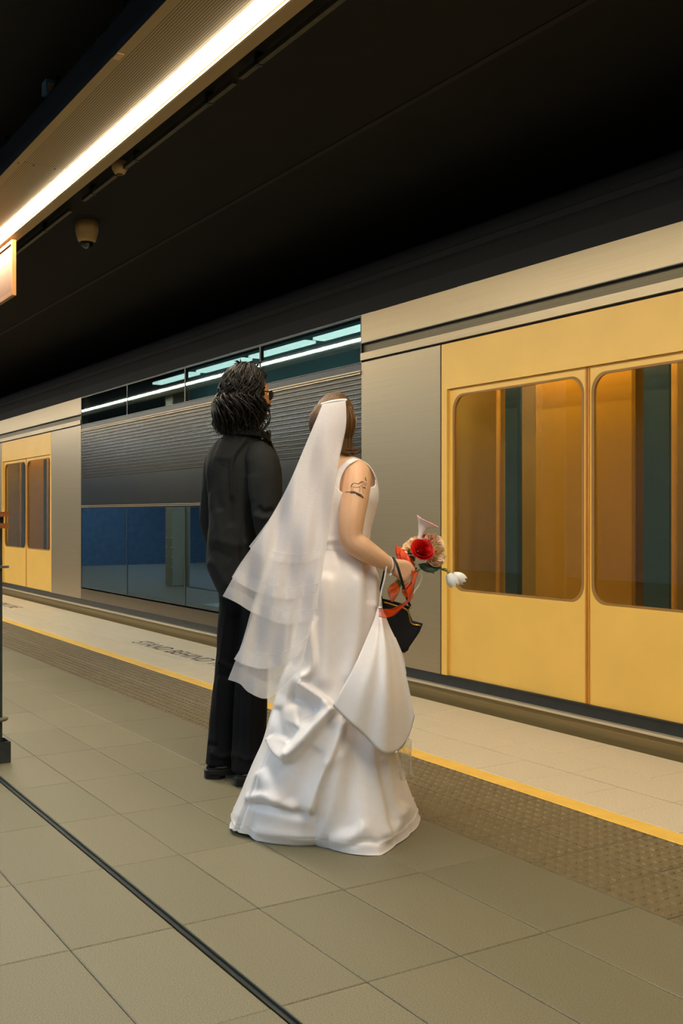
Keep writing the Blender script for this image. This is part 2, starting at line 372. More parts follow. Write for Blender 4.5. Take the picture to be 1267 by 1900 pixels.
# ---------------------------------------------------------------- strip lights
def strip_light(y, x0, x1, zb, lamp, label, joints, mirror=1):
    t = empty('strip_light', ((x0 + x1) / 2, y, zb), label, 'ceiling light', None)
    def Y(a): return y + mirror * a
    def bx(xa, xb, ya, yb, za, zb_): return M().box(xa, xb, min(Y(ya), Y(yb)), max(Y(ya), Y(yb)), za, zb_)
    h = bx(x0, x1, -.35, -.345, zb, zb + .155); h.box(x0, x1, *sorted((Y(-.35), Y(.12))), zb + .15, zb + .155); h.box(x0, x1, *sorted((Y(.115), Y(.12))), zb, zb + .155)
    h.build('housing', FIXD, t, label='side face of housing, tinted for bluish light')
    bx(x0, x1, -.35, -.305, zb - .002, zb + .004).build('edge_flange', FIX, t)
    for a, b in zip(joints[:-1], joints[1:]):
        p = bx(a + .002, b - .002, -.303, -.052, zb, zb + .004); pn = p.build('perforated_panel', PERF, t)
        for yy in (-.325, -.24, -.12): M().lathe(((b - .03), Y(yy), zb - .004), [(.0005, 0), (.006, .0006), (.006, .004)], 8).build('screw', DARKT, pn)
        bx(a + .003, b - .003, -.050, .020, zb - .006, zb + .02).build('diffuser', lamp, t)
    bx(x0, x1, .040, .050, zb - .006, zb + .006).build('bright_lip', mat('lip_white', lin(190, 170, 130), .4, nscale=5, namt=.02), t)
    bx(x0, x1, .0205, .0395, zb + .004, zb + .01).build('lamp_gap', mat('gap_brown', lin(84, 66, 40), .7, nscale=6, namt=.1), t)
    bx(x0, x1, .055, .12, zb - .002, zb + .004).build('edge_flange', FIX, t)
    for a in joints[1:-1:2]: M().box(a - .02, a + .02, *sorted((Y(-.2), Y(-.17))), zb + .155, ZC).build('hanger', DARKT, t)
    return t
J1 = [-3.56 + 2.31 * k for k in range(2, -11, -1)][::-1]
sl = strip_light(1.905, J1[0], J1[-1], 3.123, LAMP, 'long perforated soffit with a glowing white light strip over the platform', J1)
M().box(-4.33, -4.27, 1.555, 1.585, 3.116, 3.122).build('label_plate', CREAM, sl)
J2 = [-26.4 + 2.31 * k for k in range(-1, 13)]
strip_light(-1.9, J2[0], J2[-1], 3.123, LAMPC, 'cooler light strip over the platform half behind the photographer', J2, -1)

# ceiling services
def run_pipe(y, z, segs, label, r=.014):
    t = empty('conduit', ((segs[0][0] + segs[-1][1]) / 2, y, z), label, 'conduit')
    for a, b in segs:
        M().box(a, b, y - r, y + r, z - r, z + r).build('pipe_length', GALV, t)
        for x in np.arange(a + .2, b, 1.1): M().box(x - .015, x + .015, y - .02, y + .02, z - .017, ZC - .001).build('pipe_clip', DARKT, t)
run_pipe(2.462, 3.45, [(-13, -7.75), (-7.45, -6.78), (-6.62, -5.0), (-4.93, -1.5)], 'thin grey conduit under the black ceiling on the track side of the light')
run_pipe(1.70, 3.45, [(-9, -6.35), (-5.75, -4.9), (-4.75, -4.3)], 'short grey conduit pieces above the blue grey side of the light housing')
run_pipe(1.15, 3.45, [(-6.3, -5.95)], 'stubby conduit end at the upper left edge of the ceiling')
def hang(px, py, z): return G(px, py, z)
c = hang(222, 309, 3.47)
t = empty('smoke_detector', (c[0], c[1], ZC), 'small cream smoke detector on the ceiling beside the conduit', 'smoke detector')
M().lathe((c[0], c[1], 3.42), [(.02, 0), (.034, .004), (.042, .02), (.05, .03), (.052, .05), (.052, .08)], 24).build('detector_body', CREAM, t, True)
M().lathe((c[0], c[1], 3.412), [(.003, 0), (.02, .002), (.022, .012)], 16).build('sensor_cap', RUST, t, True)
c = hang(161, 411, 3.5)
t = empty('security_camera', (c[0], c[1], ZC), 'cream domed security camera hanging from the black ceiling', 'security camera')
M().lathe((c[0], c[1], 3.5 - .165), [(.058, 0), (.07, .012), (.078, .04), (.086, .07), (.086, .08), (.09, .085), (.09, .165)], 32).build('camera_housing', CREAM, t, True)
M().ball((c[0], c[1], 3.5 - .165), .05, 24, 14).build('smoked_dome', DOME, t, True, label='dark glossy half dome')
M().tube([(c[0] + .053 * math.cos(a), c[1] + .053 * math.sin(a), 3.5 - .166) for a in np.linspace(0, 2 * math.pi, 24)], .004, 6, caps=False).build('dome_ring', GALV, t, True)
c = hang(90, 152, 3.5)
t = empty('occupancy_sensor', (c[0], c[1], ZC), 'little pale blue box on the ceiling at upper left', 'sensor')
M().box(c[0] - .04, c[0] + .04, c[1] - .025, c[1] + .025, ZC - .07, ZC).build('sensor_case', BLUEB, t)
M().box(c[0] + .0405, c[0] + .043, c[1] - .018, c[1] + .018, ZC - .06, ZC - .02).build('sensor_lens', CREAM, t)
# hanging sign
def ratio(px): t_ = (px - CX) / F; return (SS * t_ - CC) / (SS + CC * t_)
y1s = 1.95; sx = ratio(22.5) * y1s; y2s = sx / ratio(30); z0, z1 = EYE + .782 * 1.95, 3.09
t = empty('hanging_sign', (sx - .8, (y1s + y2s) / 2, 3.10), 'orange framed cream sign box hanging below the light strip at left', 'sign')
M().box(sx - 1.6, sx - .02, y1s + .012, y2s - .004, z0 + .02, z1 - .02).build('sign_face', SIGNF, t, label='plain cream face')
M().box(sx - 1.6, sx, y1s, y2s, z0, z0 + .022).build('sign_frame', SIGNE, t)
M().box(sx - 1.6, sx, y1s, y2s, z1 - .022, z1).build('sign_frame', SIGNE, t)
M().box(sx - .022, sx, y1s, y2s, z0 + .022, z1 - .022).build('sign_frame', SIGNE, t)
M().box(sx - 1.6, sx - .022, y1s + .004, y1s + .0115, z0 + .022, z0 + .034).build('inner_bead', WOODR, t, label='darker inner bead of the frame')
M().box(sx - .032, sx - .022, y1s + .004, y1s + .0115, z0 + .034, z1 - .022).build('inner_bead', WOODR, t, label='darker inner bead of the frame')
for x in (sx - 1.3, sx - .3): M().tube([(x, 1.97, z1 + .004), (x, 1.97, 3.108)], .008, 8).build('hanger_rod', DARKT, t, True)

# leaning rail at the left edge
bx0, by0 = -5.17, 1.345
t = empty('leaning_rail', (bx0, by0, 0), 'dark iron post with timber rails and box foot at the left edge', 'railing')
for yy in (by0 - .065, by0 - 1.0):
    w_ = .055
    bs = M(); A = [[(-w_, -w_, 0), (w_, -w_, 0), (w_, w_, 0), (-w_, w_, 0)], [(-w_, -w_, .1), (w_, -w_, .1), (w_, w_, .1), (-w_, w_, .1)], [(-w_ + .006, -w_ + .006, .1), (w_ - .006, -w_ + .006, .1), (w_ - .006, w_ - .006, .1), (-w_ + .006, w_ - .006, .1)], [(-w_ + .006, -w_ + .006, .03), (w_ - .006, -w_ + .006, .03), (w_ - .006, w_ - .006, .03), (-w_ + .006, w_ - .006, .03)]]
    bs.grid(np.array(A) + np.array([bx0, yy, 0]), True, True, True).build('box_foot', PAINTD, t)
    M().box(bx0 - .012, bx0 + .012, yy - .0, yy + .026, .03, 1.12).build('post', PAINTD, t)
    M().box(bx0 - .012, bx0 + .012, yy - .04, yy - .014, .03, 1.12).build('post', PAINTD, t)
    M().lathe((bx0, yy, .195), [(.003, 0), (.05, 0), (.055, .005), (.055, .012), (.05, .015), (.003, .015)], 24).build('collar_ring', RUST, t, True)
    M().box(bx0 - .04, bx0 + .04, yy - .05, yy + .05, .925, .937).build('brace_plate', RUST, t)
    M().box(bx0 - .02, bx0 + .02, yy - .03, yy + .03, 1.12, 1.17).build('rail_bracket', PAINTD, t)
for z in (1.115, 1.170):
    M().box(bx0 - .06, bx0 + .06, by0 - 1.3, by0 - .02, z, z + .024).build('timber_rail', WOODR, t)
# riveted columns out of frame, mirrored in the train
for X in (-7.72, -16.5, 1.06):
    t = empty('steel_column', (X, 1.2, 0), {-7.72: 'riveted grey steel column standing left of the frame near the light', -16.5: 'riveted grey steel column far down the platform, mirrored in the train', 1.06: 'riveted grey steel column behind the photographer'}[X], 'column')
    t['kind'] = 'structure'
    M().box(X - .15, X + .15, 1.345, 1.36, 0, ZC).build('flange', COLM, t); M().box(X - .15, X + .15, 1.05, 1.065, 0, ZC).build('flange', COLM, t)
    M().box(X - .01, X + .01, 1.065, 1.345, 0, ZC).build('web', COLM, t)
    rv = M()
    for z in np.arange(.15, 3.4, .16):
        for xx in (X - .1, X + .1): rv.ball((xx, 1.362, z), .013, 8, 5)
    rv.build('rivets', COLM, t, True, kind='stuff')

# ---------------------------------------------------------------- train
YT = 4.13
tr = empty('train', (-9, YT, -.4), 'silver double deck train with yellow doors standing along the platform edge', 'train')
tr['label'] = 'silver double deck train carriage with yellow doors passing behind the couple'
X0, X1 = -24.0, 4.0
DOORS = [(-16.35, -13.82), (-5.41, -2.88)]
MID = (-12.6, -6.35)
def part(name, mb, m, parent=tr, **k): return mb.build(name, m, parent, **k)
part('sole_bar', M().box(X0, X1, YT - .005, YT + .2, -.5, .078), SKIRT)
part('step_trim', M().box(X0, X1, YT - .025, YT + .2, .0785, .0925), mat('bright_step_edge', lin(214, 200, 170), .35, .5, nscale=5, namt=.04, stretch=(.1, 3, 9)))
part('sill_seal', M().box(X0, X1, YT + .012, YT + .2, .093, .150), DARKT)
part('sill_trim', M().box(X0, X1, YT + .004, YT + .2, .1505, .159), DARKT)
for xa, xb in ((X0, MID[0]), (MID[1], X1)): part('cant_panel', M().box(xa, xb, YT, YT + .12, 2.404, 2.607), STEEL)
for xa, xb in ((X0, MID[0]), (MID[1], X1)): part('gutter', M().box(xa, xb, YT + .02, YT + .12, 2.332, 2.403), GROOVE)
for xa, xb in ((X0, MID[0]), (MID[1], X1)): part('gutter_lip', M().box(xa, xb, YT - .012, YT + .12, 2.398, 2.4035), DARKT)
for xa, xb in ((X0, MID[0]), (MID[1], X1)): part('cornice', M().box(xa, xb, YT - .01, YT + .12, 2.281, 2.3315), STEEL)
for xa, xb in ((X0, MID[0]), (MID[1], X1)): part('cornice_shadow_gap', M().box(xa, xb, YT + .02, YT + .12, 2.267, 2.2805), DARKT)
for a, b in ((X0, -19.0), (-18.99, -16.36), (-13.81, MID[0]), (MID[1], -5.42), (-2.87, X1)):
    part('side_panel', M().box(a, b - .004, YT, YT + .1, .1595, 2.2665), STEEL)
# roof shoulder with ribs
prof = [(YT, 2.608), (YT + .02, 2.72), (YT + .08, 2.84), (YT + .2, 2.98), (YT + .36, 3.08), (YT + .58, 3.16), (YT + .9, 3.22), (YT + 1.45, 3.25), (YT + 2.0, 3.22), (YT + 2.5, 3.1), (YT + 2.85, 2.85), (YT + 2.9, 2.6), (YT + 2.9, -.3)]
A = np.array([[(x, y, z) for (y, z) in prof] for x in np.linspace(X0, X1, 3)]); part('roof', M().grid(A), ROOFM, smooth=False)
for i, (y, z) in enumerate([(YT + .11, 2.885), (YT + .17, 2.955), (YT + .24, 3.015), (YT + .32, 3.065), (YT + .41, 3.11), (YT + .52, 3.15)]):
    part('roof_rib', M().box(X0, X1, y - .012, y + .012, z - .02, z + .022), ROOFM)
# middle, double deck
a, b = MID
part('waist_panel', M().box(a, b - .004, YT, YT + .1, 1.297, 1.62), STEELG)
part('lower_sill', M().box(a, b - .004, YT, YT + .1, .1595, .285), STEELG)
fp = M(); n = 16
for k in range(n):
    z = 1.622 + k * (.562 / n); h = .562 / n
    fp.grid(np.array([[(x, YT + .03 * 0 + dy, z + dz) for dy, dz in ((.0035, 0), (.0015, h * .15), (.0015, h * .6), (.005, h * .75), (.005, h * .93), (.0035, h))] for x in (a, b - .004)]))
fp.box(a, b - .004, YT + .012, YT + .1, 1.622, 2.184).build('fluted_panel', STEELG, tr, label='horizontally fluted dark silver band')
for z in (1.272, 1.288, 2.19, 2.207): part('rub_rail', M().box(a, b, YT - .012, YT + .05, z - .005, z + .005), STEEL)
part('dark_band', M().box(a, b - .004, YT + .004, YT + .1, 2.214, 2.262), DARKT)
nw = 4; wd = (b - a) / nw
for k in range(nw):
    xa, xb = a + k * wd, a + (k + 1) * wd
    for z0, z1, nm in ((.30, 1.262, 'lower_window'), (2.264, 2.60, 'upper_window')):
        g = M().box(xa + .012, xb - .012, YT + .003, YT + .009, z0 + .008, z1 - .008)
        wn = part(nm, g, GLASSW if nm[0] == 'l' else GLASSU, label='dark blue reflecting window pane')
        f_ = M().box(xa, xa + .012, YT, YT + .03, z0, z1).box(xb - .012, xb, YT, YT + .03, z0, z1).box(xa + .012, xb - .012, YT, YT + .03, z0, z0 + .008).box(xa + .012, xb - .012, YT, YT + .03, z1 - .008, z1)
        f_.build('window_seal', DARKT, wn)
part('eaves_strip', M().box(a, b, YT + .001, YT + .1, 2.601, 2.6075), DARKT)
sal = M().box(a, b, YT + 1.4, YT + 1.45, .2, 2.9); sal.box(a, b, YT + .12, YT + 1.4, .2, .24); sal.box(a - .03, a, YT + .1, YT + 1.4, .2, 2.9); sal.box(b, b + .03, YT + .1, YT + 1.4, .2, 2.9)
part('saloon_lining', sal, NAVY)
part('upper_deck_floor', M().box(a, b, YT + .12, YT + 1.39, 1.75, 1.8), NAVY)
part('upper_deck_lining', M().box(a, b, YT + 1.36, YT + 1.39, 1.81, 2.97).box(a, b, YT + .16, YT + 1.36, 2.95, 2.97), mat('upper_lining_teal', lin(150, 188, 192), .6, nscale=4, namt=.05))
for x in (-12.3, -11.0, -9.7, -8.4, -7.1): part('saloon_lamp', M().box(x, x + (1.15 if x < -8 else .7), YT + .80, YT + .92, 2.785, 2.81), LAMPT, label='glowing ceiling lamp of the upper deck')
seatm = mat('seat_blue', lin(44, 66, 104), .8, nscale=20, namt=.3)
for k in range(7): part('seat_back', M().box(a + .5 + .85 * k, a + .58 + .85 * k, YT + .2, YT + 1.2, .3, 1.05), seatm)
# doors
def roundrect(x0, x1, z0, z1, r, n=6):
    pts = []
    for cx, cz, s0 in ((x1 - r, z1 - r, 0), (x0 + r, z1 - r, 1), (x0 + r, z0 + r, 2), (x1 - r, z0 + r, 3)):
        for k in range(n + 1):
            t_ = (s0 + k / n) * math.pi / 2; pts.append((cx + r * math.cos(t_), cz + r * math.sin(t_)))
    return pts
def frame_ring(outer, inner, y, thick):
    mb = M(); n = len(outer); R = []
    for pts, yy in ((outer, y + thick), (outer, y), (inner, y), (inner, y + thick)): R.append([(p[0], yy, p[1]) for p in pts])
    R.append(R[0]); return mb.grid(np.array(R), True)
for a, b in DOORS:
    sf = M().box(a, b, YT, YT + .05, 1.978, 2.2665).box(a, a + .055, YT, YT + .05, .1595, 1.978).box(b - .055, b, YT, YT + .05, .1595, 1.978)
    part('door_surround', sf, DYEL)
    mid = (a + b) / 2
    for xa, xb in ((a + .055, mid - .004), (mid + .004, b - .055)):
        o_ = roundrect(xa, xb, .1595, 1.977, .002); i_ = roundrect(xa + .03, xb - .022, .70, 1.94, .10)
        if xa > mid: i_ = roundrect(xa + .022, xb - .03, .70, 1.94, .10)
        d = part('door_leaf', frame_ring(o_, i_, YT + .022, .04), DYEL)
        gl = M().prism([(p[0], YT + .038, p[1]) for p in i_], (0, .006, 0)); gl.build('door_window', GLASSD, d, label='clear door window pane')
        i2 = [(mx + (p[0] - mx) * .965, mz + (p[1] - mz) * .98) for p in i_ for mx, mz in [(((i_[0][0] + i_[14][0]) / 2), 1.32)]]
        frame_ring(i_, i2, YT + .0225, .012).build('window_gasket', mat('gasket', lin(150, 108, 44), .6, nscale=9, namt=.1), d)
        M().box((xb - .012 if xb < mid + .01 and xa < mid else xa), (xb if xa < mid - .1 and xb < mid + .01 else xa + .012), YT + .018, YT + .0215, .16, 1.977).build('door_seal', mat('orange_seal', lin(196, 128, 34), .5, nscale=5, namt=.1), d)
    # vestibule behind the glass
    part('inner_door', M().box(mid - .66, mid + .10, YT + .25, YT + .28, .2, 2.2), ORANGE, label='orange inner door panel')
    for sx in (-1, 1):
        xc = mid - .825 if sx < 0 else mid + .315
        part('draught_screen', M().box(xc - .055 - .03 * (sx > 0), xc + .055 + .03 * (sx > 0), YT + .20, YT + .24, .2, 2.2), BLUED, label='dark blue draught screen post')
        part('grab_pole', M().tube([(xc + sx * .12, YT + .2, .2), (xc + sx * .12, YT + .2, 2.2)], .016, 10), DYEL, smooth=True)
        part('vestibule_wall', M().box(min(mid, mid + sx * 1.27), max(mid, mid + sx * 1.27), YT + .5, YT + .53, .2, 2.2), TAN)
    part('vestibule_floor', M().box(a, b, YT + .07, YT + .6, .155, .2), NAVY)
    part('vestibule_ceiling', M().box(a, b, YT + .07, YT + .6, 2.2, 2.23), TAN)
    part('vestibule_lamp', M().box(a + .2, b - .2, YT + .09, YT + .14, 2.185, 2.199), emis('vestibule_glow', (1, .9, .72, 1), 15))
    for xx in (a, b - .02): part('vestibule_end', M().box(xx, xx + .02, YT + .07, YT + .6, .2, 2.2), TAN)

# ================================================================ people
def head_pts(az, el, sc, off=0.):
    """a head surface in its own frame (x right, y forward, z up): azimuth from forward, elevation"""
    ce_, se = np.cos(el), np.sin(el)
    x = .076 * ce_ * np.sin(az); y = .097 * ce_ * np.cos(az); z = .116 * se
    low = np.clip(-z / .116, 0, 1)
    x = x * (1 - .34 * low ** 1.6)
    y = np.where(y < 0, y * (1 - .42 * low ** 1.3), y * (1 - .10 * low ** 2))
    x = x * (1 + .04 * np.clip(z / .116, 0, 1)); y = np.where(y < 0, y * 1.02, y)
    fr = np.clip(np.cos(az), 0, 1) ** 1.5
    g = lambda x0, z0, sx, sz: np.exp(-((x - x0) / sx) ** 2 - ((z - z0) / sz) ** 2)
    y = y + fr * (.020 * g(0, -.026, .013, .016) + .012 * g(0, -.006, .009, .026) + .004 * g(0, .03, .05, .012) - .007 * (g(.031, .006, .016, .013) + g(-.031, .006, .016, .013))
         + .006 * (g(.04, -.022, .022, .02) + g(-.04, -.022, .022, .02)) + .005 * g(0, -.056, .022, .006) + .005 * g(0, -.068, .02, .007) - .003 * g(0, -.0615, .022, .003) + .010 * g(0, -.094, .022, .014))
    n = np.stack([x / .076 ** 2, y / .097 ** 2, z / .116 ** 2], -1); n /= np.linalg.norm(n, axis=-1)[..., None] + 1e-9
    return (np.stack([x, y, z], -1) + n * np.asarray(off)[..., None]) * sc
def head_frame(C0, fwd, up=UP, roll=0):
    f = np.array(fwd, float); f /= np.linalg.norm(f); u = up - f * (up @ f); u /= np.linalg.norm(u); r = np.cross(f, u)
    if roll: u, r = u * math.cos(roll) + r * math.sin(roll), r * math.cos(roll) - u * math.sin(roll)
    return np.array(C0), np.stack([r, f, u])
def to_world(fr, V): return fr[0] + np.asarray(V) @ fr[1]
def head_into(mb, fr, sc):
    az = np.linspace(0, 2 * math.pi, 72, endpoint=False); el = np.linspace(-1.5, 1.5, 54)
    A, E_ = np.meshgrid(az, el); mb.grid(to_world(fr, head_pts(A, E_, sc)), True, True, True)
    for sx in (-1, 1):                      # ears: rim, lobe and bowl
        pts = [np.array([sx * (.071 + .010 * math.sin(a_) * .3 + .015), -.012 + .016 * math.cos(a_) * (1 if math.sin(a_) > 0 else .7), -.005 + .030 * math.sin(a_)]) * sc for a_ in np.linspace(0, 2 * math.pi, 16)]
        mb.tube([to_world(fr, p) for p in pts], .0052 * sc, 8, caps=False)
        mb.grid(to_world(fr, np.array([[np.array([sx * (.0715 + dx + (.008 if dx > 0 else 0)), -.012 + r_ * .016 * math.cos(a_), -.005 + r_ * .030 * math.sin(a_)]) * sc for a_ in np.linspace(0, 2 * math.pi, 16, endpoint=False)] for r_, dx in ((1, .0075), (1, -.003), (.1, -.003))])), True, True, True)
        mb.grid(to_world(fr, np.array([[np.array([sx * (.0715 + dx + (.008 if dx > 0 else 0)), -.012 + r_ * .016 * math.cos(a_), -.005 + r_ * .030 * math.sin(a_)]) * sc for a_ in np.linspace(0, 2 * math.pi, 16, endpoint=False)] for r_, dx in ((1, .001), (.15, .001))])), True, True, True)
def eyes(fr, sc, parent):
    for sx in (-1, 1):
        e = M().ball(to_world(fr, np.array([sx * .031, .0765, .006]) * sc), .0115 * sc, 14, 10).build('eye', EYEW, parent, True)
        M().ball(to_world(fr, np.array([sx * .031, .0845, .006]) * sc), .0050 * sc, 10, 8).build('iris', IRIS, e, True)
    a_ = np.linspace(-1, 1, 13); pts = [to_world(fr, np.array([.022 * q, .0985 - .012 * q * q, -.0615 + .002 * abs(q)]) * sc) for q in a_]
    M().tube(pts, [.0012 + .0042 * (1 - q * q) * sc for q in a_], 8).build('lips', LIP, parent, True)
def cap(name, fr, sc, fn, m, parent, az_n=96, el_n=70, **k):
    """hair or beard lying on the head: fn(az, el) gives its thickness, nothing where negative"""
    az = np.linspace(0, 2 * math.pi, az_n, endpoint=False); el = np.linspace(-1.45, 1.56, el_n)
    A, E_ = np.meshgrid(az, el); T = fn(A, E_); V = to_world(fr, head_pts(A, E_, sc, np.clip(T, -.004, 1)))
    mb = M(); mb.grid(V, True); keep = []
    Tf = T.ravel(); mb.f = [q for q in mb.f if max(Tf[i] for i in q) > -.002]
    return mb.build(name, m, parent, True, **k)
def limb(mb, pts, rad, n=14, dense=6): mb.tube(pts, rad, n, dense); return mb
def relaxed_hand(mb, W, d, nrm, sc=1.0, curl=.5):
    """palm and five bent fingers from wrist W along d; nrm = back of the hand"""
    d = np.array(d, float); d /= np.linalg.norm(d); nrm = np.array(nrm, float); nrm -= d * (nrm @ d); nrm /= np.linalg.norm(nrm); s_ = np.cross(d, nrm); W = np.array(W)
    for off in (-.026, -.009, .009, .026): mb.tube([W + s_ * off * .5 * sc, W + d * .045 * sc + s_ * off * sc, W + d * .088 * sc + s_ * off * sc], [.016 * sc, .014 * sc, .011 * sc], 10, 4)
    for i, L in enumerate((.066, .076, .072, .056)):
        o = W + d * .088 * sc + s_ * (-.029 + .0193 * i) * sc; p = [o]; ang = 0
        for k, l in enumerate((.45, .32, .23)):
            ang += curl * (.5 + .5 * k); v = d * math.cos(ang) - nrm * math.sin(ang); p.append(p[-1] + v * L * l * sc)
        mb.tube(p, np.array([.0092, .0088, .0082, .0070]) * sc, 10, 3)
    b = W + d * .028 * sc - s_ * .026 * sc
    mb.tube([b, b + (d * .6 - s_ * .75 - nrm * .3) * .036 * sc, b + (d * .85 - s_ * .85 - nrm * .6) * .058 * sc, b + (d * 1.2 - s_ * .8 - nrm * .9) * .072 * sc], np.array([.0135, .0105, .0095, .0078]) * sc, 10, 4)

# ---------------------------------------------------------------- bride
gb = G(612, 1532)
bride = empty('person', (gb[0], gb[1], 0), 'woman in a white satin wedding gown and tulle veil holding a bouquet', 'person')
bh = head_frame(P(621, 786, 4.06), FW * .97 + RT * .2, roll=.05); BS = .93
body = M(); head_into(body, bh, BS)
body.grid(ringtable([(1112, 562, 703, 4.02, .15), (1060, 574, 694, 4.02, .132), (1018, 588, 677, 4.02, .098), (980, 588, 680, 4.03, .104), (940, 588, 690, 4.04, .122), (905, 586, 690, 4.04, .112), (880, 588, 682, 4.04, .09), (863, 594, 668, 4.04, .072), (850, 602, 652, 4.04, .058), (835, 604, 644, 4.045, .052), (812, 605, 641, 4.05, .052)], 60), True, True, True)
limb(body, [P(640, 866, 4.03), P(660, 880, 3.98), P(658, 915, 3.93), P(652, 958, 3.89), P(652, 1000, 3.875), P(672, 1018, 3.875), P(698, 1034, 3.89), P(724, 1049, 3.91)], [.048, .056, .056, .050, .044, .044, .036, .0255])
limb(body, [P(606, 872, 4.06), P(592, 888, 4.10), P(584, 930, 4.14), P(582, 1005, 4.2), P(600, 1020, 4.25), P(628, 1035, 4.30)], [.045, .052, .050, .042, .040, .026])
relaxed_hand(body, P(630, 1036, 4.305), RT * .9 + FW * .2 - UP * .3, FW * .9, .9)
# right hand closed round the flower stems
WR = P(725, 1050, 3.912); PC = P(752, 1068, 3.955); ax = P(786, 1030, 4.0) - P(724, 1102, 3.94); ax /= np.linalg.norm(ax)
hd_ = PC - WR; hd_ /= np.linalg.norm(hd_); e1 = -(hd_ - ax * (hd_ @ ax)); e1 /= np.linalg.norm(e1); e2 = np.cross(ax, e1)
if e2 @ FW > 0: e2 = -e2                       # e2 towards the viewer
for off in (-.026, -.009, .009, .026):
    body.tube([WR + ax * off * .4, PC + e1 * .040 + e2 * .016 + ax * off * .9, PC + e1 * .012 + e2 * .031 + ax * off], [.020, .0165, .0115], 10, 5)
for off, L in ((.029, 3.6), (.0095, 3.9), (-.0095, 3.7), (-.029, 3.2)):
    th = np.linspace(1.15, 1.15 - L, 9); body.tube([PC + ax * (off + .002 * k) + .0265 * (e1 * math.cos(a_) + e2 * math.sin(a_)) for k, a_ in enumerate(th)], np.linspace(.0098, .0075, 9), 10, 2)
th = np.linspace(2.6, 5.0, 7); body.tube([WR + hd_ * .02 + ax * .018, PC + e1 * .036 + ax * .036 - e2 * .008] + [PC + ax * (.044 + .002 * k) + .027 * (e1 * math.cos(a_) - e2 * math.sin(-a_)) for k, a_ in enumerate(np.linspace(-.5, -1.9, 5))], [.016, .014, .0115, .0105, .010, .0092, .0078], 10, 3)
for lx, gx in ((598, 592), (668, 640)):
    limb(body, [P(lx, 1110, 4.03), P(lx * .6 + gx * .4, 1290, 4.02), P(gx, 1480, 4.05)], [.088, .056, .036]); g0 = P(gx, 1512, 4.05); g0[2] = .035
    limb(body, [P(gx, 1480, 4.05), g0, g0 + (FW * .6 + RT * .55) * .10 - UP * .012, g0 + (FW * .6 + RT * .55) * .17 - UP * .016], [.036, .035, .03, .018])
bb = fuse('body', body, .0048, 5, SKIN, bride, label='fair skin, bare shoulders and arms')
eyes(bh, BS, bb)
dg = bpy.context.evaluated_depsgraph_get()
BV = BVHTree.FromPolygons([tuple(Vector(v.co) + org(bride)) for v in bb.data.vertices], [tuple(p.vertices) for p in bb.data.polygons])
def onbody(px, py, lift=.0008, bv=BV):
    o = Vector((0, 0, EYE)); d = (Vector(P(px, py, 4.0)) - o).normalized(); h = bv.ray_cast(o, d)
    if h[0] is None: return None
    return np.array(h[0] + h[1] * lift) if h[1].dot(d) < 0 else np.array(h[0] - h[1] * lift)
# horse tattoo on the upper arm (drawn in the zoomed frame of the photograph)
tat = M()
def tz(q): return (560 + q[0] / 7.92, 710 + q[1] / 7.92)
def ink(pts, wd):
    pts = resample([tz(q) for q in pts], 4 * len(pts)); W3 = [onbody(*q) for q in pts]; W3 = [q for q in W3 if q is not None]
    if len(W3) > 2: tat.tube(W3, wd * .7, 5)
for pts, wd in (([(722, 1530), (740, 1490), (780, 1478), (830, 1490), (850, 1470), (880, 1450), (905, 1462), (925, 1490), (930, 1520)], .0011), ([(735, 1510), (725, 1545), (735, 1600)], .0009), ([(760, 1520), (752, 1560), (756, 1595)], .0008), ([(835, 1530), (850, 1560), (838, 1610)], .001), ([(880, 1510), (892, 1560), (905, 1640)], .0008), ([(745, 1530), (800, 1540), (850, 1530), (880, 1505)], .0008),
    ([(880, 1455), (890, 1490), (920, 1500)], .0008), ([(930, 1395), (937, 1425), (945, 1440)], .0026), ([(905, 1540), (925, 1550)], .0034), ([(720, 1530), (735, 1505), (752, 1488)], .0016), ([(830, 1488), (860, 1468), (880, 1452)], .0018), ([(945, 1470), (948, 1500)], .001),
    ([(640, 1608), (700, 1606), (760, 1600), (820, 1622)], .0016), ([(720, 1618), (790, 1622), (840, 1645)], .0030), ([(760, 1610), (830, 1640), (860, 1655)], .0030), ([(800, 1640), (850, 1665), (900, 1695)], .0022), ([(830, 1628), (880, 1660), (902, 1692)], .0022)): ink(pts, wd)
tat.build('tattoo', BRASS, bb, True, label='small inked horse on a patch of grass')

# dress: bodice and skirt in one flowing surface
N = 240
ang = np.linspace(0, 2 * math.pi, N, endpoint=False)
bt = np.array([(868, 596, 692, 4.035, .105), (890, 589, 697, 4.035, .126), (912, 584, 702, 4.04, .146), (930, 582, 702, 4.04, .15), (955, 580, 696, 4.04, .14), (985, 580, 688, 4.03, .124), (1020, 580, 684, 4.02, .118)], float)
bts = spline(bt, 10)
def bod(v):                              # v 0..1 from the top edge to the waist, for every angle
    out = np.empty((N, 3))
    # top edge: scooped low at her back (near side), cut under the arm on the right, high in front
    near = np.clip(-np.sin(ang), 0, 1); c0 = np.cos(ang)
    ytop = 905 - 12 * np.clip(np.sin(ang), 0, 1) + 16 * np.exp(-((ang - 3.85) / .35) ** 2) - 16 * np.exp(-((ang - 4.2) / .16) ** 2) - 14 * np.exp(-((ang - 3.2) / .2) ** 2) + 14 * np.exp(-((ang - 4.75) / .3) ** 2) - 24 * np.exp(-((ang - .5) / .8) ** 2) - 16 * np.exp(-((ang - 6.2) / .3) ** 2)
    for j in range(N):
        y = ytop[j] + (1022 - ytop[j]) * v; r = [np.interp(y, bts[:, 0], bts[:, k]) for k in range(5)]
        C0 = P((r[1] + r[2]) / 2, y, r[3]); out[j] = C0 + RT * (math.cos(ang[j]) * (r[2] - r[1]) / 2 * r[3] / F) + FW * math.sin(ang[j]) * r[4]
    return out
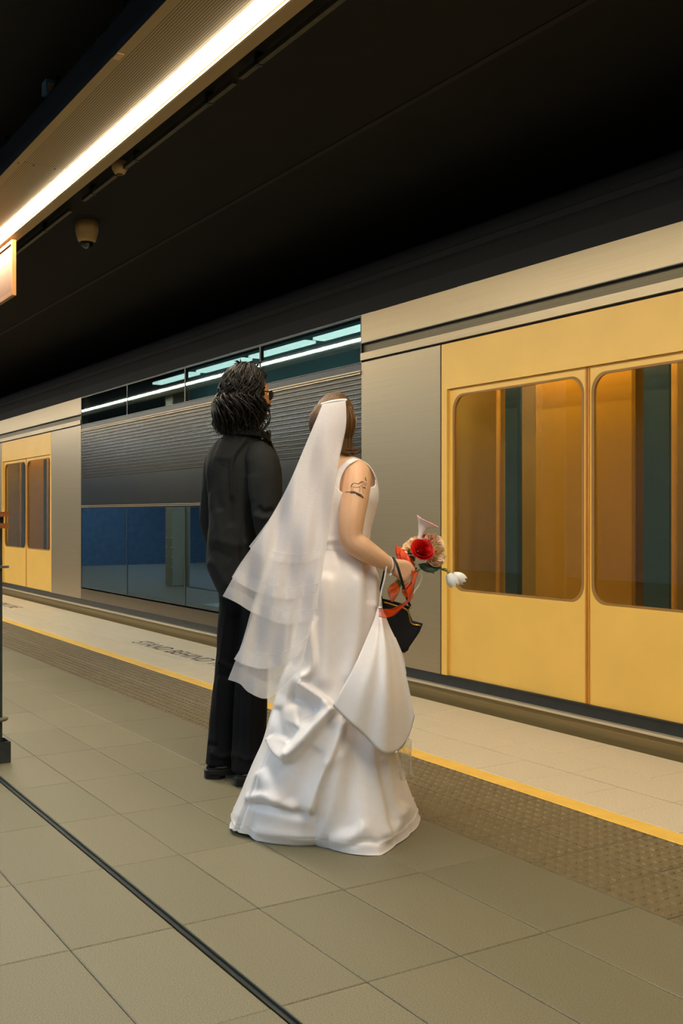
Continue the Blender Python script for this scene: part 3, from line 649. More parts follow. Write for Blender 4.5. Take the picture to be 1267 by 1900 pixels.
B_ = np.array([bod(v) for v in np.linspace(0, 1, 40)])
STB = [([(590, 1003), (640, 1000), (680, 992)], 5, .004), ([(600, 1012), (650, 1010)], 4, -.004), ([(610, 940), (606, 1015)], 5, .003), ([(640, 930), (632, 1000)], 9, .004)]
def grid_normals(A):
    du = np.roll(A, -1, 1) - np.roll(A, 1, 1); dv = np.gradient(A, axis=0); n = np.cross(dv, du); n /= np.linalg.norm(n, axis=-1)[..., None] + 1e-9
    c = A.mean(axis=1, keepdims=True); s_ = np.sign(((A - c) * n).sum(-1)); s_[s_ == 0] = 1; return n * s_[..., None]
nb = grid_normals(B_); dB = strokes_disp(B_.reshape(-1, 3), nb.reshape(-1, 3), STB).reshape(B_.shape[:2]); B_ = B_ + nb * dB[..., None]
dress = M(); inner = B_[::-1] - grid_normals(B_)[::-1] * .003
dress.grid(np.vstack([inner[:39], B_]), True)
db = dress.build('bodice', SATIN, bride, True)
# strap over the right shoulder, and its twin under the veil
def strap(pts, wd, name='strap'):
    mb = M(); pts = resample(pts, 26); rows_ = []
    for i, q in enumerate(pts):
        t_ = pts[min(i + 1, 25)] - pts[max(i - 1, 0)]; t_ /= np.linalg.norm(t_); c_ = q - np.array(SH); nrm = c_ - t_ * (c_ @ t_); nrm /= np.linalg.norm(nrm) + 1e-9; sd = np.cross(t_, nrm)
        W_ = wd[0] + (wd[1] - wd[0]) * abs(i / 25 - .4) * 2
        rows_.append([q + sd * W_ * k + nrm * h for k, h in ((-1, 0), (-.9, .003), (.9, .003), (1, 0), (.9, -.003), (-.9, -.003))])
    return mb.grid(np.array(rows_), True, True, True).build(name, SATIN, db, True)
def surf(px, py, lift): q = onbody(px, py, lift); return q
SH = P(655, 888, 4.0)
strap([surf(624, 918, .012), surf(625, 897, .007), surf(630, 880, .006), surf(641, 866, .006), surf(654, 856, .005), P(665, 853, 3.99), P(679, 861, 4.01), P(689, 876, 4.03), P(695, 894, 4.05), P(698, 915, 4.07)], (.013, .022))
SH = P(602, 888, 4.08)
strap([P(590, 912, 3.94), P(590, 880, 3.98), P(594, 862, 4.04), P(598, 868, 4.10), P(602, 905, 4.17)], (.012, .018))

# skirt
sk = np.array([(1020, 580, 684, 4.02, .120), (1045, 571, 694, 4.02, .146), (1075, 562, 704, 4.02, .168), (1110, 553, 709, 4.02, .180), (1160, 545, 712, 4.02, .190), (1220, 533, 715, 4.02, .205), (1280, 515, 717, 4.01, .225), (1330, 501, 720, 4.0, .245), (1380, 492, 727, 4.0, .26), (1430, 478, 733, 4.0, .28), (1480, 470, 738, 4.0, .29), (1545, 466, 740, 4.0, .30)], float)
sks = spline(sk, 14); RS = len(sks)
hem_px = [(430, 1549), (438, 1552), (449, 1549), (461, 1555), (476, 1562), (505, 1567), (545, 1570), (585, 1569), (612, 1576), (650, 1586), (680, 1589), (706, 1588), (735, 1568), (762, 1547), (778, 1528), (776, 1510), (766, 1494), (752, 1470), (742, 1452), (700, 1450), (640, 1452), (580, 1456), (520, 1464), (470, 1476), (440, 1500), (430, 1525)]
hp = np.array([G(*q)[:2] for q in hem_px]); hc = G(600, 1524)[:2]
def uv(q): d = q - hc; return d @ RT[:2], d @ FW[:2]
hr = np.array([uv(q) for q in hp]); ha = np.arctan2(hr[:, 1], hr[:, 0]) % (2 * math.pi); hrad = np.hypot(hr[:, 0], hr[:, 1]); o_ = np.argsort(ha)
ha, hrad = ha[o_], hrad[o_]; ha = np.r_[ha[-3:] - 2 * math.pi, ha, ha[:3] + 2 * math.pi]; hrad = np.r_[hrad[-3:], hrad, hrad[:3]]
HR = np.interp(ang, ha, hrad)
hemline = np.stack([hc[0] + HR * (np.cos(ang) * RT[0] + np.sin(ang) * FW[0]), hc[1] + HR * (np.cos(ang) * RT[1] + np.sin(ang) * FW[1]), np.zeros(N)], 1)
rowsS = []
for r in sks:
    q = ringpx(*r, n=N); z = q[0, 2]
    wgt = np.clip(1 - z / .52, 0, 1) ** 2.6; q[:, :2] = q[:, :2] * (1 - wgt) + hemline[:, :2] * wgt
    q[:, 2] = max(z, .004); rowsS.append(q)
rowsS = [q for q in rowsS if q[0, 2] > .03]
zl = rowsS[-1][0, 2]; last = rowsS[-1].copy()
for k in range(1, 15):
    t_ = k / 14; q = last * (1 - t_) + hemline * t_; q[:, 2] = zl * (1 - t_) ** 1.7 + .004; rowsS.append(q)
SK = np.array(rowsS)
SFOLD = [ # pixel line on the cloth, width, height (m), width on the other side
    ([(604, 1060), (606, 1160), (600, 1280)], 14, .018), ([(578, 1075), (580, 1150)], 9, -.012), ([(664, 1060), (662, 1160), (646, 1270)], 12, .016), ([(684, 1050), (686, 1120)], 8, -.012), ([(698, 1060), (694, 1130)], 7, .008),
    ([(573, 1130), (583, 1190), (586, 1236), (574, 1256), (556, 1260)], 10, .022, 5), ([(545, 1240), (520, 1200)], 14, -.012),
    ([(556, 1265), (585, 1286), (613, 1308)], 11, .028, 4), ([(530, 1290), (565, 1302), (596, 1318)], 16, -.030), ([(545, 1330), (580, 1325)], 14, -.02),
    ([(622, 1310), (590, 1348), (560, 1385), (536, 1410)], 17, .050, 6), ([(536, 1412), (516, 1396), (499, 1368)], 9, .026, 5), ([(545, 1345), (530, 1375)], 12, -.022),
    ([(530, 1200), (512, 1290), (501, 1370)], 7, .014), ([(512, 1310), (520, 1370)], 9, -.012),
    ([(640, 1330), (612, 1410), (588, 1470), (573, 1511)], 14, .030, 6), ([(588, 1385), (562, 1440), (535, 1500)], 20, -.014), ([(600, 1420), (640, 1400)], 10, .006),
    ([(458, 1490), (500, 1497), (540, 1508), (574, 1513)], 8, -.022), ([(455, 1484), (490, 1478), (520, 1488), (550, 1502)], 9, .018),
    ([(684, 1350), (690, 1420), (704, 1500), (715, 1560)], 12, .020, 8), ([(666, 1330), (658, 1420), (640, 1550)], 17, -.014), ([(714, 1400), (722, 1460), (740, 1520)], 12, .016), ([(634, 1380), (622, 1470), (600, 1555)], 13, .012),
    ([(755, 1490), (735, 1530), (712, 1560)], 12, .016), ([(680, 1530), (650, 1555), (610, 1560)], 12, .012), ([(650, 1572), (676, 1560), (706, 1566)], 5, -.010), ([(470, 1540), (540, 1552), (610, 1556)], 10, .010), ([(440, 1470), (436, 1520)], 10, .012), ([(480, 1430), (500, 1465), (520, 1490)], 14, .014),
]
nS = grid_normals(SK); dS = strokes_disp(SK.reshape(-1, 3), nS.reshape(-1, 3), SFOLD).reshape(SK.shape[:2])
far = np.clip(np.sin(ang), 0, 1); zz = SK[:, :, 2]
dS += far[None, :] * .02 * np.sin(ang * 22)[None, :] * np.clip((.95 - zz) / .6, 0, 1)
for i in range(SK.shape[0]):
    for j in range(N):
        dS[i, j] += .005 * noise.noise(Vector(SK[i, j]) * 7) * min(1, max(0, (1.0 - zz[i, j]) * 3))
SK = SK + nS * dS[..., None]; SK[:, :, 2] = np.maximum(SK[:, :, 2], .003)
# turned-up hem corner at lower left
k = np.exp(-((ang - math.atan2(*uv(G(434, 1550)[:2])[::-1]) % (2 * math.pi)) / .06) ** 2) if False else None
ca = math.atan2(*uv(G(436, 1551)[:2])[::-1]) % (2 * math.pi)
kk = np.exp(-((ang - ca) / .16) ** 2)
for q_, h_ in ((1, .022), (2, .020), (3, .017), (4, .013), (5, .009), (6, .005), (7, .002)): SK[-q_, :, 2] += h_ * kk
hemrow = SK[-1] - nS[-1] * .003; hemrow[:, 2] = np.maximum(SK[-1, :, 2] - .003, 0.0)
skm = M(); skm.grid(np.vstack([SK, hemrow[None]]), True)
skirt = skm.build('skirt', SATIN, bride, True, label='ivory satin skirt with deep folds, spread on the paving')

# lifted corner of the train, hung from the wrist loop
L_ = resample([P(702, 1124, 3.885), P(690, 1160, 3.82), P(662, 1225, 3.745), P(640, 1268, 3.72), P(617, 1309, 3.71)], 40)
R_ = resample([P(708, 1124, 3.89), P(722, 1160, 3.87), P(738, 1196, 3.86), P(754, 1256, 3.86), P(769, 1328, 3.87)], 40)
Bt = resample([P(617, 1309, 3.71), P(640, 1332, 3.70), P(668, 1358, 3.69), P(700, 1390, 3.70), P(722, 1399, 3.73), P(742, 1392, 3.79), P(760, 1365, 3.84), P(769, 1328, 3.87)], 60)
C_ = resample([P(705, 1122, 3.87), P(700, 1200, 3.74), P(698, 1300, 3.68), P(704, 1390, 3.71)], 40)
DR = np.empty((40, 60, 3)); s_ = np.linspace(0, 1, 60)
for i in range(40):
    v = i / 39; base = L_[i] * (1 - s_)[:, None] + R_[i] * s_[:, None]
    lb = L_[-1] * (1 - s_)[:, None] + R_[-1] * s_[:, None]
    q = base + (Bt - lb) * v ** 1.35
    bow = np.sin(math.pi * s_) * (.05 * math.sin(math.pi * min(1, v * .9 + .1)))
    fold = .016 * min(1, v * 1.6) * (np.sin(s_ * 13 + .6) * .6 + np.sin(s_ * 23 + 2 + v) * .3)
    DR[i] = q - FW * (bow + fold)[:, None]
drape = M(); back = DR[::-1].copy() + FW * .006
ring = []
for i in range(40): ring.append(np.vstack([DR[i], DR[i][::-1] + FW * .005]))
drape.grid(np.array(ring), True, True, True)
dr_o = drape.build('lifted_train', SATIN, bride, True, label='lifted corner of the train hanging from a wrist loop')
# folded underside of the lifted train showing at the right
U_ = np.array([[p + RT * .0 + FW * (.05 + .02 * math.sin(3 * k)) for k, p in enumerate(resample([P(735, 1185, 3.9), P(752, 1230, 3.9), P(757, 1290, 3.9), P(756, 1345, 3.9)], 20))], [p + FW * .03 for p in resample([P(726, 1190, 3.9), P(728, 1240, 3.9), P(728, 1290, 3.9), P(726, 1345, 3.9)], 20)]])
M().grid(np.vstack([U_, U_[::-1] + FW * .004, U_[:1]])).build('train_lining', SATIN, dr_o, True)
# tulle petticoat peeping out
pt = []
for i, v in enumerate(np.linspace(0, 1, 14)):
    pt.append([P(715 + (48 + 8 * v) * s1 + 4 * math.sin(s1 * 9 + 3 * v), 1392 + (62 - 18 * s1) * v - 22 * s1 * (1 - v) + 5 * math.sin(s1 * 14), 3.93 + .02 * math.sin(s1 * 17 + v * 2)) for s1 in np.linspace(0, 1, 24)])
M().grid(np.array(pt)).build('petticoat', sheer('petticoat_tulle', (.80, .80, .74, 1), .5, .4, weave=60), bride, True, label='sheer tulle petticoat edge')
# wrist loop
lp = M(); lp.tube([P(720, 1036, 3.885), P(717, 1052, 3.88), P(713, 1075, 3.88), P(707, 1100, 3.88), P(705, 1123, 3.875)], .0032, 8, 4)
ringw = [WR + hd_ * -.012 + .030 * (math.cos(a_) * UP + math.sin(a_) * np.cross(hd_, UP)) for a_ in np.linspace(0, 2 * math.pi, 20)]
lp.tube(ringw, .0024, 6, caps=False); lp.build('wrist_loop', LACEW, dr_o, True)
br = M(); br.tube([WR + hd_ * .014 + .0275 * (math.cos(a_) * UP + math.sin(a_) * np.cross(hd_, UP)) for a_ in np.linspace(0, 2 * math.pi, 24)], .0016, 6, caps=False)
br.tube([P(722, 1066, 3.885), P(726, 1064, 3.88), P(724, 1068, 3.88)], .0022, 6, 2).build('bracelet', LACEW, bride, True)

# hair: smoothed back over the crown, a bob flicked out below
bw_hair = cap('hair', bh, BS, lambda A, E_: np.where(np.cos(A) > -.22, np.where(E_ > .36 + .42 * np.clip(np.cos(A) + .22, 0, 1), .010, -.02), np.where(E_ > -.62, .013, -.01)) + .0015 * np.sin(A * 31) - .03 * ((np.abs(np.abs(np.where(A > math.pi, A - 2 * math.pi, A)) - 1.72) < .22) & (np.abs(E_ + .04) < .30)), HAIRB, bride, label='brown hair combed smooth with flicked ends')
hs = M()
for k in range(96):
    u = k / 95; az = 1.98 + u * 2.35                              # round the back from right ear to left ear
    j = random.uniform(-1, 1); th_ = .010 + .008 * random.random()
    pt_ = [to_world(bh, head_pts(np.array(az + .1 * j), np.array(e_), BS, np.array(th_ + h_))) for e_, h_ in ((.55, -.004), (.2, .002), (-.15, .004), (-.5, .004))]
    out = (pt_[2] - bh[0]); out[2] = 0; out /= np.linalg.norm(out) + 1e-9
    zb_ = EYE - (842 + 5 * j - 10 * u - CY) / F * 4.06; flick = max(0, 1 - u * 2.6) * (.75 + .25 * j)
    p3 = pt_[3].copy(); p3[2] = zb_ + .045; p3 += out * .004
    p4 = p3.copy(); p4[2] = zb_ + .012; p4 += out * .003 + RT * .006 * flick
    p5 = p4 + RT * .022 * flick + UP * (-.010 + .006 * flick); p6 = p5 + RT * .022 * flick + UP * (-.004 + .016 * flick)
    hs.tube(pt_ + [p3, p4, p5, p6], [.004, .008, .009, .0088, .0078, .0066, .005, .001], 7, 4)
hs.build('hair_lengths', HAIRB, bw_hair, True)

# veil on a comb
vd_y = [740, 790, 850, 910, 1000, 1100, 1200, 1300]; vd_d = [3.925, 3.885, 3.86, 3.835, 3.79, 3.755, 3.725, 3.69]
def tier(left, right, hem, phase, lift, name_hem=.028):
    n, mN = 60, 70; L = resample(np.array(left, float), n); R = resample(np.array(right, float), n); H = resample(np.array(hem, float), mN)
    s1 = np.linspace(0, 1, mN); A = np.empty((n, mN, 3)); nat = L[-1] * (1 - s1)[:, None] + R[-1] * s1[:, None]
    for i in range(n):
        t_ = i / (n - 1); q = L[i] * (1 - s1)[:, None] + R[i] * s1[:, None] + (H - nat) * t_ ** 3
        gt = min(1, t_ * 2.2)
        for j in range(mN):
            dd = np.interp(q[j, 1], vd_y, vd_d) + lift + gt * (.016 * math.sin((q[j, 0] - q[j, 1] * .25) * .075) + .007 * math.sin((q[j, 0] + q[j, 1] * .2) * .17) + .002 * math.sin(phase + s1[j] * 9)) + .10 * t_ * t_ * (1 - s1[j]) ** 2
            A[i, j] = P(q[j, 0], q[j, 1], dd)
    k = n - 4
    o = M().grid(A).build('veil_tier', TULLE, veil, True)
    hb = M(); hb.grid(A[k:] - FW * .0012).build('ribbon_hem', TULLEH, o, True)
    return o
veil = bride
TOP_L, TOP_R = (598, 750), (641, 743)
tier([TOP_L, (588, 775), (566, 828), (540, 890), (508, 950), (484, 985), (462, 1014)], [TOP_R, (641, 780), (631, 830), (616, 900), (604, 975), (594, 1035)], [(462, 1014), (475, 1027), (505, 1040), (550, 1046), (594, 1035)], .4, -.036)
tier([TOP_L, (587, 777), (563, 834), (536, 897), (503, 960), (474, 1005), (446, 1045), (430, 1071)], [TOP_R, (641, 780), (631, 835), (616, 920), (602, 1010), (588, 1100)], [(430, 1071), (447, 1084), (480, 1100), (535, 1112), (588, 1100)], 1.7, -.024)
tier([TOP_L, (587, 777), (564, 832), (538, 894), (505, 955), (478, 1000), (445, 1050), (413, 1106)], [TOP_R, (642, 780), (632, 830), (618, 905), (604, 1010), (586, 1150)], [(413, 1106), (440, 1119), (470, 1137), (525, 1158), (586, 1150)], 2.6, -.012)
tier([TOP_L, (590, 777), (572, 840), (545, 915), (515, 985), (490, 1060), (473, 1125), (452, 1190), (434, 1223)], [TOP_R, (642, 790), (630, 850), (615, 940), (602, 1040), (585, 1130), (566, 1205)], [(434, 1223), (452, 1233), (490, 1241), (530, 1232), (566, 1205)], 3.9, .000)
tier([TOP_L, (590, 777), (571, 840), (544, 915), (514, 985), (488, 1060), (468, 1125), (448, 1195), (423, 1261)], [TOP_R, (642, 790), (630, 850), (615, 940), (601, 1040), (582, 1140), (560, 1236)], [(423, 1261), (445, 1269), (462, 1285), (496, 1296), (530, 1268), (560, 1236)], 5.1, .012)
cb = M(); cb.tube([P(x, y, 3.925) for x, y in ((597, 750), (610, 746), (626, 743), (642, 742))], .0045, 8, 4); cb.build('veil_comb', LACEW, bride, True)

# ---------------------------------------------------------------- groom
gg = G(425, 1452)
groom = empty('person', (gg[0], gg[1], 0), 'long haired man in a black suit and sunglasses seen from behind', 'person')
gh = head_frame(P(459, 733, 4.80), FW * math.cos(1.08) + RT * math.sin(1.08) - UP * .04); GS = 1.03
DF = FW * math.cos(.72) + RT * math.sin(.72); DR_ = RT * math.cos(.72) - FW * math.sin(.72)   # facing, and his right
gbody = M(); head_into(gbody, gh, GS)
gbody.grid(ringtable([(1090, 424, 478, 4.81, .08), (1050, 412, 482, 4.81, .09), (980, 402, 486, 4.8, .10), (900, 398, 492, 4.8, .105), (850, 396, 492, 4.8, .09), (825, 418, 480, 4.8, .07), (805, 432, 474, 4.8, .056), (775, 434, 470, 4.8, .054)], 50), True, True, True)
limb(gbody, [P(412, 848, 4.9), P(403, 870, 4.92), P(394, 930, 4.94), P(392, 985, 4.96), P(408, 1040, 4.97)], [.045, .045, .04, .034, .027])
limb(gbody, [P(484, 848, 4.68), P(492, 872, 4.66), P(498, 950, 4.64), P(500, 1000, 4.64), P(520, 1050, 4.74)], [.05, .05, .044, .038, .028])
relaxed_hand(gbody, P(408, 1042, 4.97), -UP * .9 + RT * .25, -RT, 1.0); relaxed_hand(gbody, P(521, 1053, 4.745), -UP * .6 + FW * .5 + RT * .2, RT, 1.0)
for pts in ([P(432, 1095, 4.84), P(424, 1270, 4.81), P(411, 1400, 4.77)], [P(474, 1095, 4.77), P(466, 1280, 4.70), P(461, 1410, 4.64)]): limb(gbody, pts, [.052, .042, .032])
TOE = FW * math.cos(1.2) + RT * math.sin(1.2); TS = np.cross(TOE, UP)
heels = [np.array([*G(379, 1444)[:2], 0.]) + TOE * .045, np.array([*G(436, 1458)[:2], 0.]) + TOE * .045]
for h in heels:
    limb(gbody, [h + UP * .17 + TOE * .035, h + UP * .085 + TOE * .025, h + UP * .060 + TOE * .13, h + UP * .050 + TOE * .20], [.034, .031, .024, .014])
gbo = fuse('body', gbody, .006, 6, SKIN2, groom, label='tanned skin of face and neck'); eyes(gh, GS, gbo)
# suit jacket
jk = M()
jk.grid(ringtable([(1108, 410, 498, 4.81, .145), (1075, 393, 497, 4.81, .148), (1042, 383, 494, 4.81, .142), (1000, 386, 492, 4.80, .134), (950, 389, 494, 4.8, .130), (900, 385, 502, 4.8, .132), (865, 381, 506, 4.80, .126), (840, 386, 502, 4.8, .110), (822, 398, 490, 4.8, .090), (808, 416, 480, 4.8, .074), (796, 426, 476, 4.8, .066)], 60, n=64), True, True, True)
limb(jk, [P(410, 845, 4.88), P(402, 868, 4.91), P(394, 922, 4.93), P(391, 968, 4.95), P(400, 1008, 4.97)], [.060, .062, .056, .050, .044], 20)
limb(jk, [P(482, 845, 4.71), P(490, 868, 4.67), P(494, 920, 4.64), P(498, 975, 4.63), P(512, 1035, 4.71)], [.068, .076, .072, .063, .050], 20)
JF = [([(421, 800), (402, 830), (392, 870), (389, 930)], 3, -.005), ([(419, 806), (398, 842), (384, 890), (388, 960), (391, 1020)], 6, .005), ([(430, 806), (412, 836), (398, 866), (392, 900), (402, 960), (410, 1010)], 8, .009), ([(440, 810), (424, 840), (414, 866)], 8, .007), ([(408, 850), (400, 900), (408, 950)], 9, -.008), ([(462, 812), (446, 830), (434, 850), (430, 880), (432, 930)], 6, .016, 3), ([(422, 850), (425, 910), (428, 980)], 11, -.011),
    ([(470, 812), (485, 818), (495, 830)], 4, .005), ([(478, 940), (490, 950), (508, 946)], 5, -.012), ([(470, 955), (490, 962), (512, 956)], 5, .009), ([(395, 1000), (440, 1012), (470, 1005)], 8, .006), ([(392, 1020), (430, 1035)], 6, -.006), ([(384, 1042), (400, 1050), (420, 1090)], 8, .008), ([(446, 1000), (450, 1115)], 3, -.008), ([(462, 880), (466, 930)], 9, .006)]
def jpost(V, Nn):
    D = strokes_disp(V, Nn, JF); D += np.array([.0035 * noise.noise(Vector(v) * 11) + .0015 * noise.noise(Vector(v) * 30) for v in V]); return V + Nn * D[:, None]
jo = fuse('suit_jacket', jk, .0055, 6, SUIT, groom, post=jpost, label='black suit jacket with creased back')
cl = M(); cr = [];
for a_ in np.linspace(-2.75, 2.75, 40):           # turned collar round the neck, open at the front
    o = -DF * math.cos(a_) + DR_ * math.sin(a_); c0 = P(452, 800, 4.8) + DF * .012
    rr = .076 + .012 * (abs(a_) / 2.75) ** 2; dz = -.035 * (abs(a_) / 2.75) ** 2
    cr.append([c0 + o * (rr - .008) + UP * (dz + .02), c0 + o * rr + UP * (dz + .026), c0 + o * (rr + .012) + UP * (dz + .012), c0 + o * (rr + .026) + UP * (dz - .018), c0 + o * (rr + .018) + UP * (dz - .02)])
cl.grid(np.array(cr)).build('collar', SUIT, jo, True)
for s1 in (-1, 1):
    p = [P(452, 812, 4.8) + DF * .085 + DR_ * s1 * .075 + UP * .0, P(452, 850, 4.8) + DF * .135 + DR_ * s1 * .085, P(452, 880, 4.8) + DF * .15 + DR_ * s1 * .06, P(452, 960, 4.8) + DF * .152 + DR_ * s1 * .008, P(452, 840, 4.8) + DF * .122 + DR_ * s1 * .035]
    M().prism(p, DF * .008).build('lapel', BTIE, jo)
sc_ = M(); sr = []
for a_ in np.linspace(-2.7, 2.7, 36):
    o = -DF * math.cos(a_) + DR_ * math.sin(a_); c0 = P(453, 790, 4.8) + DF * .016; rr = .068; dz = -.018 * (abs(a_) / 2.7) ** 2
    sr.append([c0 + o * (rr - .004) + UP * (dz + .018), c0 + o * rr + UP * (dz + .021), c0 + o * (rr + .009) + UP * (dz - .03), c0 + o * (rr + .004) + UP * (dz - .032)])
sc_.grid(np.array(sr)).build('shirt_collar', SHIRT, groom, True)
M().prism([P(453, 812, 4.8) + DF * .115 + DR_ * .05, P(453, 812, 4.8) + DF * .115 - DR_ * .05, P(453, 940, 4.8) + DF * .15], DF * .004).build('shirt_front', SHIRT, groom)
bt_ = M(); tc_ = P(455, 806, 4.8) + DF * .105
for s1 in (-1, 1): bt_.grid(np.array([[tc_ + DR_ * s1 * x + UP * z + DF * dy for z, dy in ((h, 0), (h * .6, .008), (-h * .6, .008), (-h, 0), (-h * .6, -.006), (h * .6, -.006))] for x, h in ((.0, .010), (.02, .018), (.048, .026), (.052, .024))]), True, True, True)
bt_.ball(tc_ + DF * .004, (.011, .011, .013), 10, 8).build('bow_tie', BTIE, groom, True)
# trousers
tm_ = M()
def leg(tab): tm_.grid(ringtable(tab, 60, n=36), True, True, True)
leg([(1085, 408, 460, 4.84, .11), (1120, 407, 460, 4.84, .108), (1180, 403, 456, 4.83, .100), (1240, 399, 452, 4.82, .090), (1300, 392, 448, 4.81, .082), (1350, 388, 445, 4.80, .080), (1400, 383, 442, 4.78, .084), (1416, 381, 442, 4.775, .088)])
leg([(1085, 444, 499, 4.77, .11), (1120, 444, 499, 4.76, .108), (1180, 442, 498, 4.75, .100), (1240, 438, 497, 4.73, .092), (1300, 434, 496, 4.70, .086), (1360, 431, 494, 4.68, .084), (1410, 429, 492, 4.65, .086), (1429, 428, 492, 4.64, .090)])
tm_.grid(ringtable([(1060, 402, 490, 4.81, .118), (1090, 405, 496, 4.81, .125), (1125, 408, 498, 4.81, .11), (1140, 414, 492, 4.81, .09)], 24, n=48), True, True, True)
TFo = [([(420, 1130), (412, 1200), (404, 1290), (398, 1410)], 3, .006), ([(404, 1225), (430, 1240), (448, 1236)], 5, .008), ([(402, 1250), (425, 1258)], 5, -.007), ([(445, 1130), (443, 1250), (438, 1400)], 4, -.012), ([(390, 1395), (410, 1405), (436, 1400)], 5, .008), ([(386, 1380), (404, 1385)], 5, -.008), ([(470, 1140), (466, 1260), (462, 1430)], 3, .006), ([(440, 1400), (460, 1410), (486, 1404)], 5, .007)]
fuse('trousers', tm_, .0065, 3, TROUS, groom, post=lambda V, Nn: V + Nn * (strokes_disp(V, Nn, TFo) + np.array([.003 * noise.noise(Vector(v) * 12) for v in V]))[:, None])
# shoes
for h in heels:
    def outline(k, z, y0=-.042, y1=.262):
        out = []
        for a_ in np.linspace(0, 2 * math.pi, 28, endpoint=False):
            t_ = (1 - math.cos(a_)) / 2; x = y0 + (y1 - y0) * t_; wdt = .040 * (math.sin(math.pi * min(max(t_ * .93 + .045, 0), 1)) ** .55) * (1 + .22 * math.exp(-((t_ - .66) / .2) ** 2) - .06 * math.exp(-((t_ - .35) / .15) ** 2))
            out.append(h + TOE * (x * k + (.1 * (1 - k))) + TS * (math.copysign(wdt, math.sin(a_)) if abs(math.sin(a_)) > 1e-6 else 0) * k + UP * z)
        return out
    so = M().grid(np.array([outline(1.02, .012), outline(1.03, .022), outline(1.03, .034), outline(1.0, .036)]), True, True, True)
    so.grid(np.array([outline(1.02, 0, -.042, .05), outline(1.02, .013, -.042, .05)]), True, True, True); so.grid(np.array([outline(1.0, .0, .12, .24), outline(1.0, .013, .12, .24)]), True, True, True)
    up_ = M(); R_s = []
    for z, k, y1, y0 in ((.034, .985, .258, -.040), (.048, .98, .252, -.040), (.062, .93, .225, -.036), (.076, .86, .175, -.030), (.092, .80, .125, -.026), (.112, .76, .105, -.020)): R_s.append(outline(k, z, y0, y1))
    sh = up_.grid(np.array(R_s), True, True, True).build('shoe', SHOE, groom, True, label='polished black leather shoe')
    so.build('sole', BTIE, sh); M().grid(np.array([outline(1.032, .0345), outline(1.04, .037), outline(1.03, .0395), outline(.97, .040)]), True).build('welt', WELT, sh, True)
# hair: a base and wavy locks down to the collar
def ghair(A, E_):
    front = np.cos(A); return np.where(E_ > np.where(front > .30, .55 + .25 * (front - .30), np.where(front > -.1, -.05 + (front + .1) * 1.2, -1.2)), .016, -.02) + .004 * np.sin(A * 17 + E_ * 9)
gc = cap('hair', gh, GS, ghair, HAIRG, groom, label='dark wavy shoulder length hair')
gl = M()
for k in range(760):
    az = random.uniform(1.32, 2 * math.pi - 1.0); top = random.random()
    e0 = 1.35 - 1.0 * top ** 1.3; path = []
    zend = EYE - (810 - 40 * random.random() ** 2 - CY) / F * 4.8; thick = .010 + .020 * random.random(); ph = random.uniform(0, 6.3); am = random.uniform(.009, .019); fr_ = random.uniform(5.5, 8.5)
    ee = np.linspace(e0, -.02, 9)
    for q, e_ in enumerate(ee):
        b_ = min(1, q / 4); path.append(to_world(gh, head_pts(np.array(az + b_ * am * 9 * math.sin(ph + q * .9)), np.array(e_), GS, np.array(thick + b_ * .006 * math.sin(ph * 2 + q * 1.1)))))
    out = path[-1] - gh[0]; out[2] = 0; out /= np.linalg.norm(out); side = np.cross(out, UP); z0_ = path[-1][2]
    nst = 9; flare = random.uniform(-.035, .006) + .018 * max(0, out @ -RT)
    for q in range(1, nst + 1):
        t_ = q / nst; p = path[8] + out * (flare * t_ + am * 1.2 * (math.sin(ph + t_ * fr_) - math.sin(ph))) + side * am * 1.3 * (math.cos(ph + t_ * fr_ * 1.2) - math.cos(ph)); p[2] = z0_ + (zend - z0_) * t_ + .014 * max(0, t_ - .75) * 4 * (flare > 0); path.append(p)
    rr = random.uniform(.0022, .0048); rad = [rr * .5] + [rr] * (len(path) - 4) + [rr * .8, rr * .5, .0008]
    gl.tube(path, rad, 5, 2)
for k in range(26):                       # fly-away tufts on the crown
    az = random.uniform(0, 6.3); p0 = to_world(gh, head_pts(np.array(az), np.array(1.25), GS, np.array(.016))); d_ = np.array([random.uniform(-1, 1), random.uniform(-1, 1), .35]); d_ /= np.linalg.norm(d_)
    gl.tube([p0, p0 + d_ * .018 + UP * .006, p0 + d_ * .04 - UP * .002], [.004, .0035, .0006], 5, 3)
gl.build('hair_locks', HAIRG, gc, True)
cap('beard', gh, GS, lambda A, E_: np.where((np.cos(A) > .12) & (E_ < -.30 - .12 * (1 - np.clip((np.cos(A)), 0, 1)) * 0 + .38 * np.clip(.55 - np.cos(A), 0, 1)) & ~((np.cos(A) > .93) & (E_ > -.58) & (E_ < -.42)), .011, -.02) + .003 * np.sin(A * 41) * np.sin(E_ * 37), HAIRG, groom, label='short dark beard')
gs = M()
def hw(x, y, z): return to_world(gh, np.array([x, y, z]) * GS)
for s1 in (-1, 1):
    rim = [hw(s1 * .034 + .025 * math.cos(a_), .100 - .006 * abs(s1 * .034 + .025 * math.cos(a_)) / .06, .004 + .020 * math.sin(a_)) for a_ in np.linspace(0, 2 * math.pi, 24)]
    gs.tube(rim, .0026, 6, caps=False)
    gs.tube([hw(s1 * .059, .097, .012), hw(s1 * .076, .088, .013), hw(s1 * .080, .05, .013), hw(s1 * .080, .0, .012), hw(s1 * .079, -.016, .0)], .0026, 6, 4)
gs.tube([hw(-.010, .101, .008), hw(0, .104, .011), hw(.010, .101, .008)], .0024, 6, 4)
go = gs.build('sunglasses', BLKF, groom, True)
for s1 in (-1, 1): M().prism([hw(s1 * .034 + .024 * math.cos(a_), .0985, .004 + .019 * math.sin(a_)) for a_ in np.linspace(0, 2 * math.pi, 20, endpoint=False)], gh[1][1] * .0012).build('lens', LENS, go)

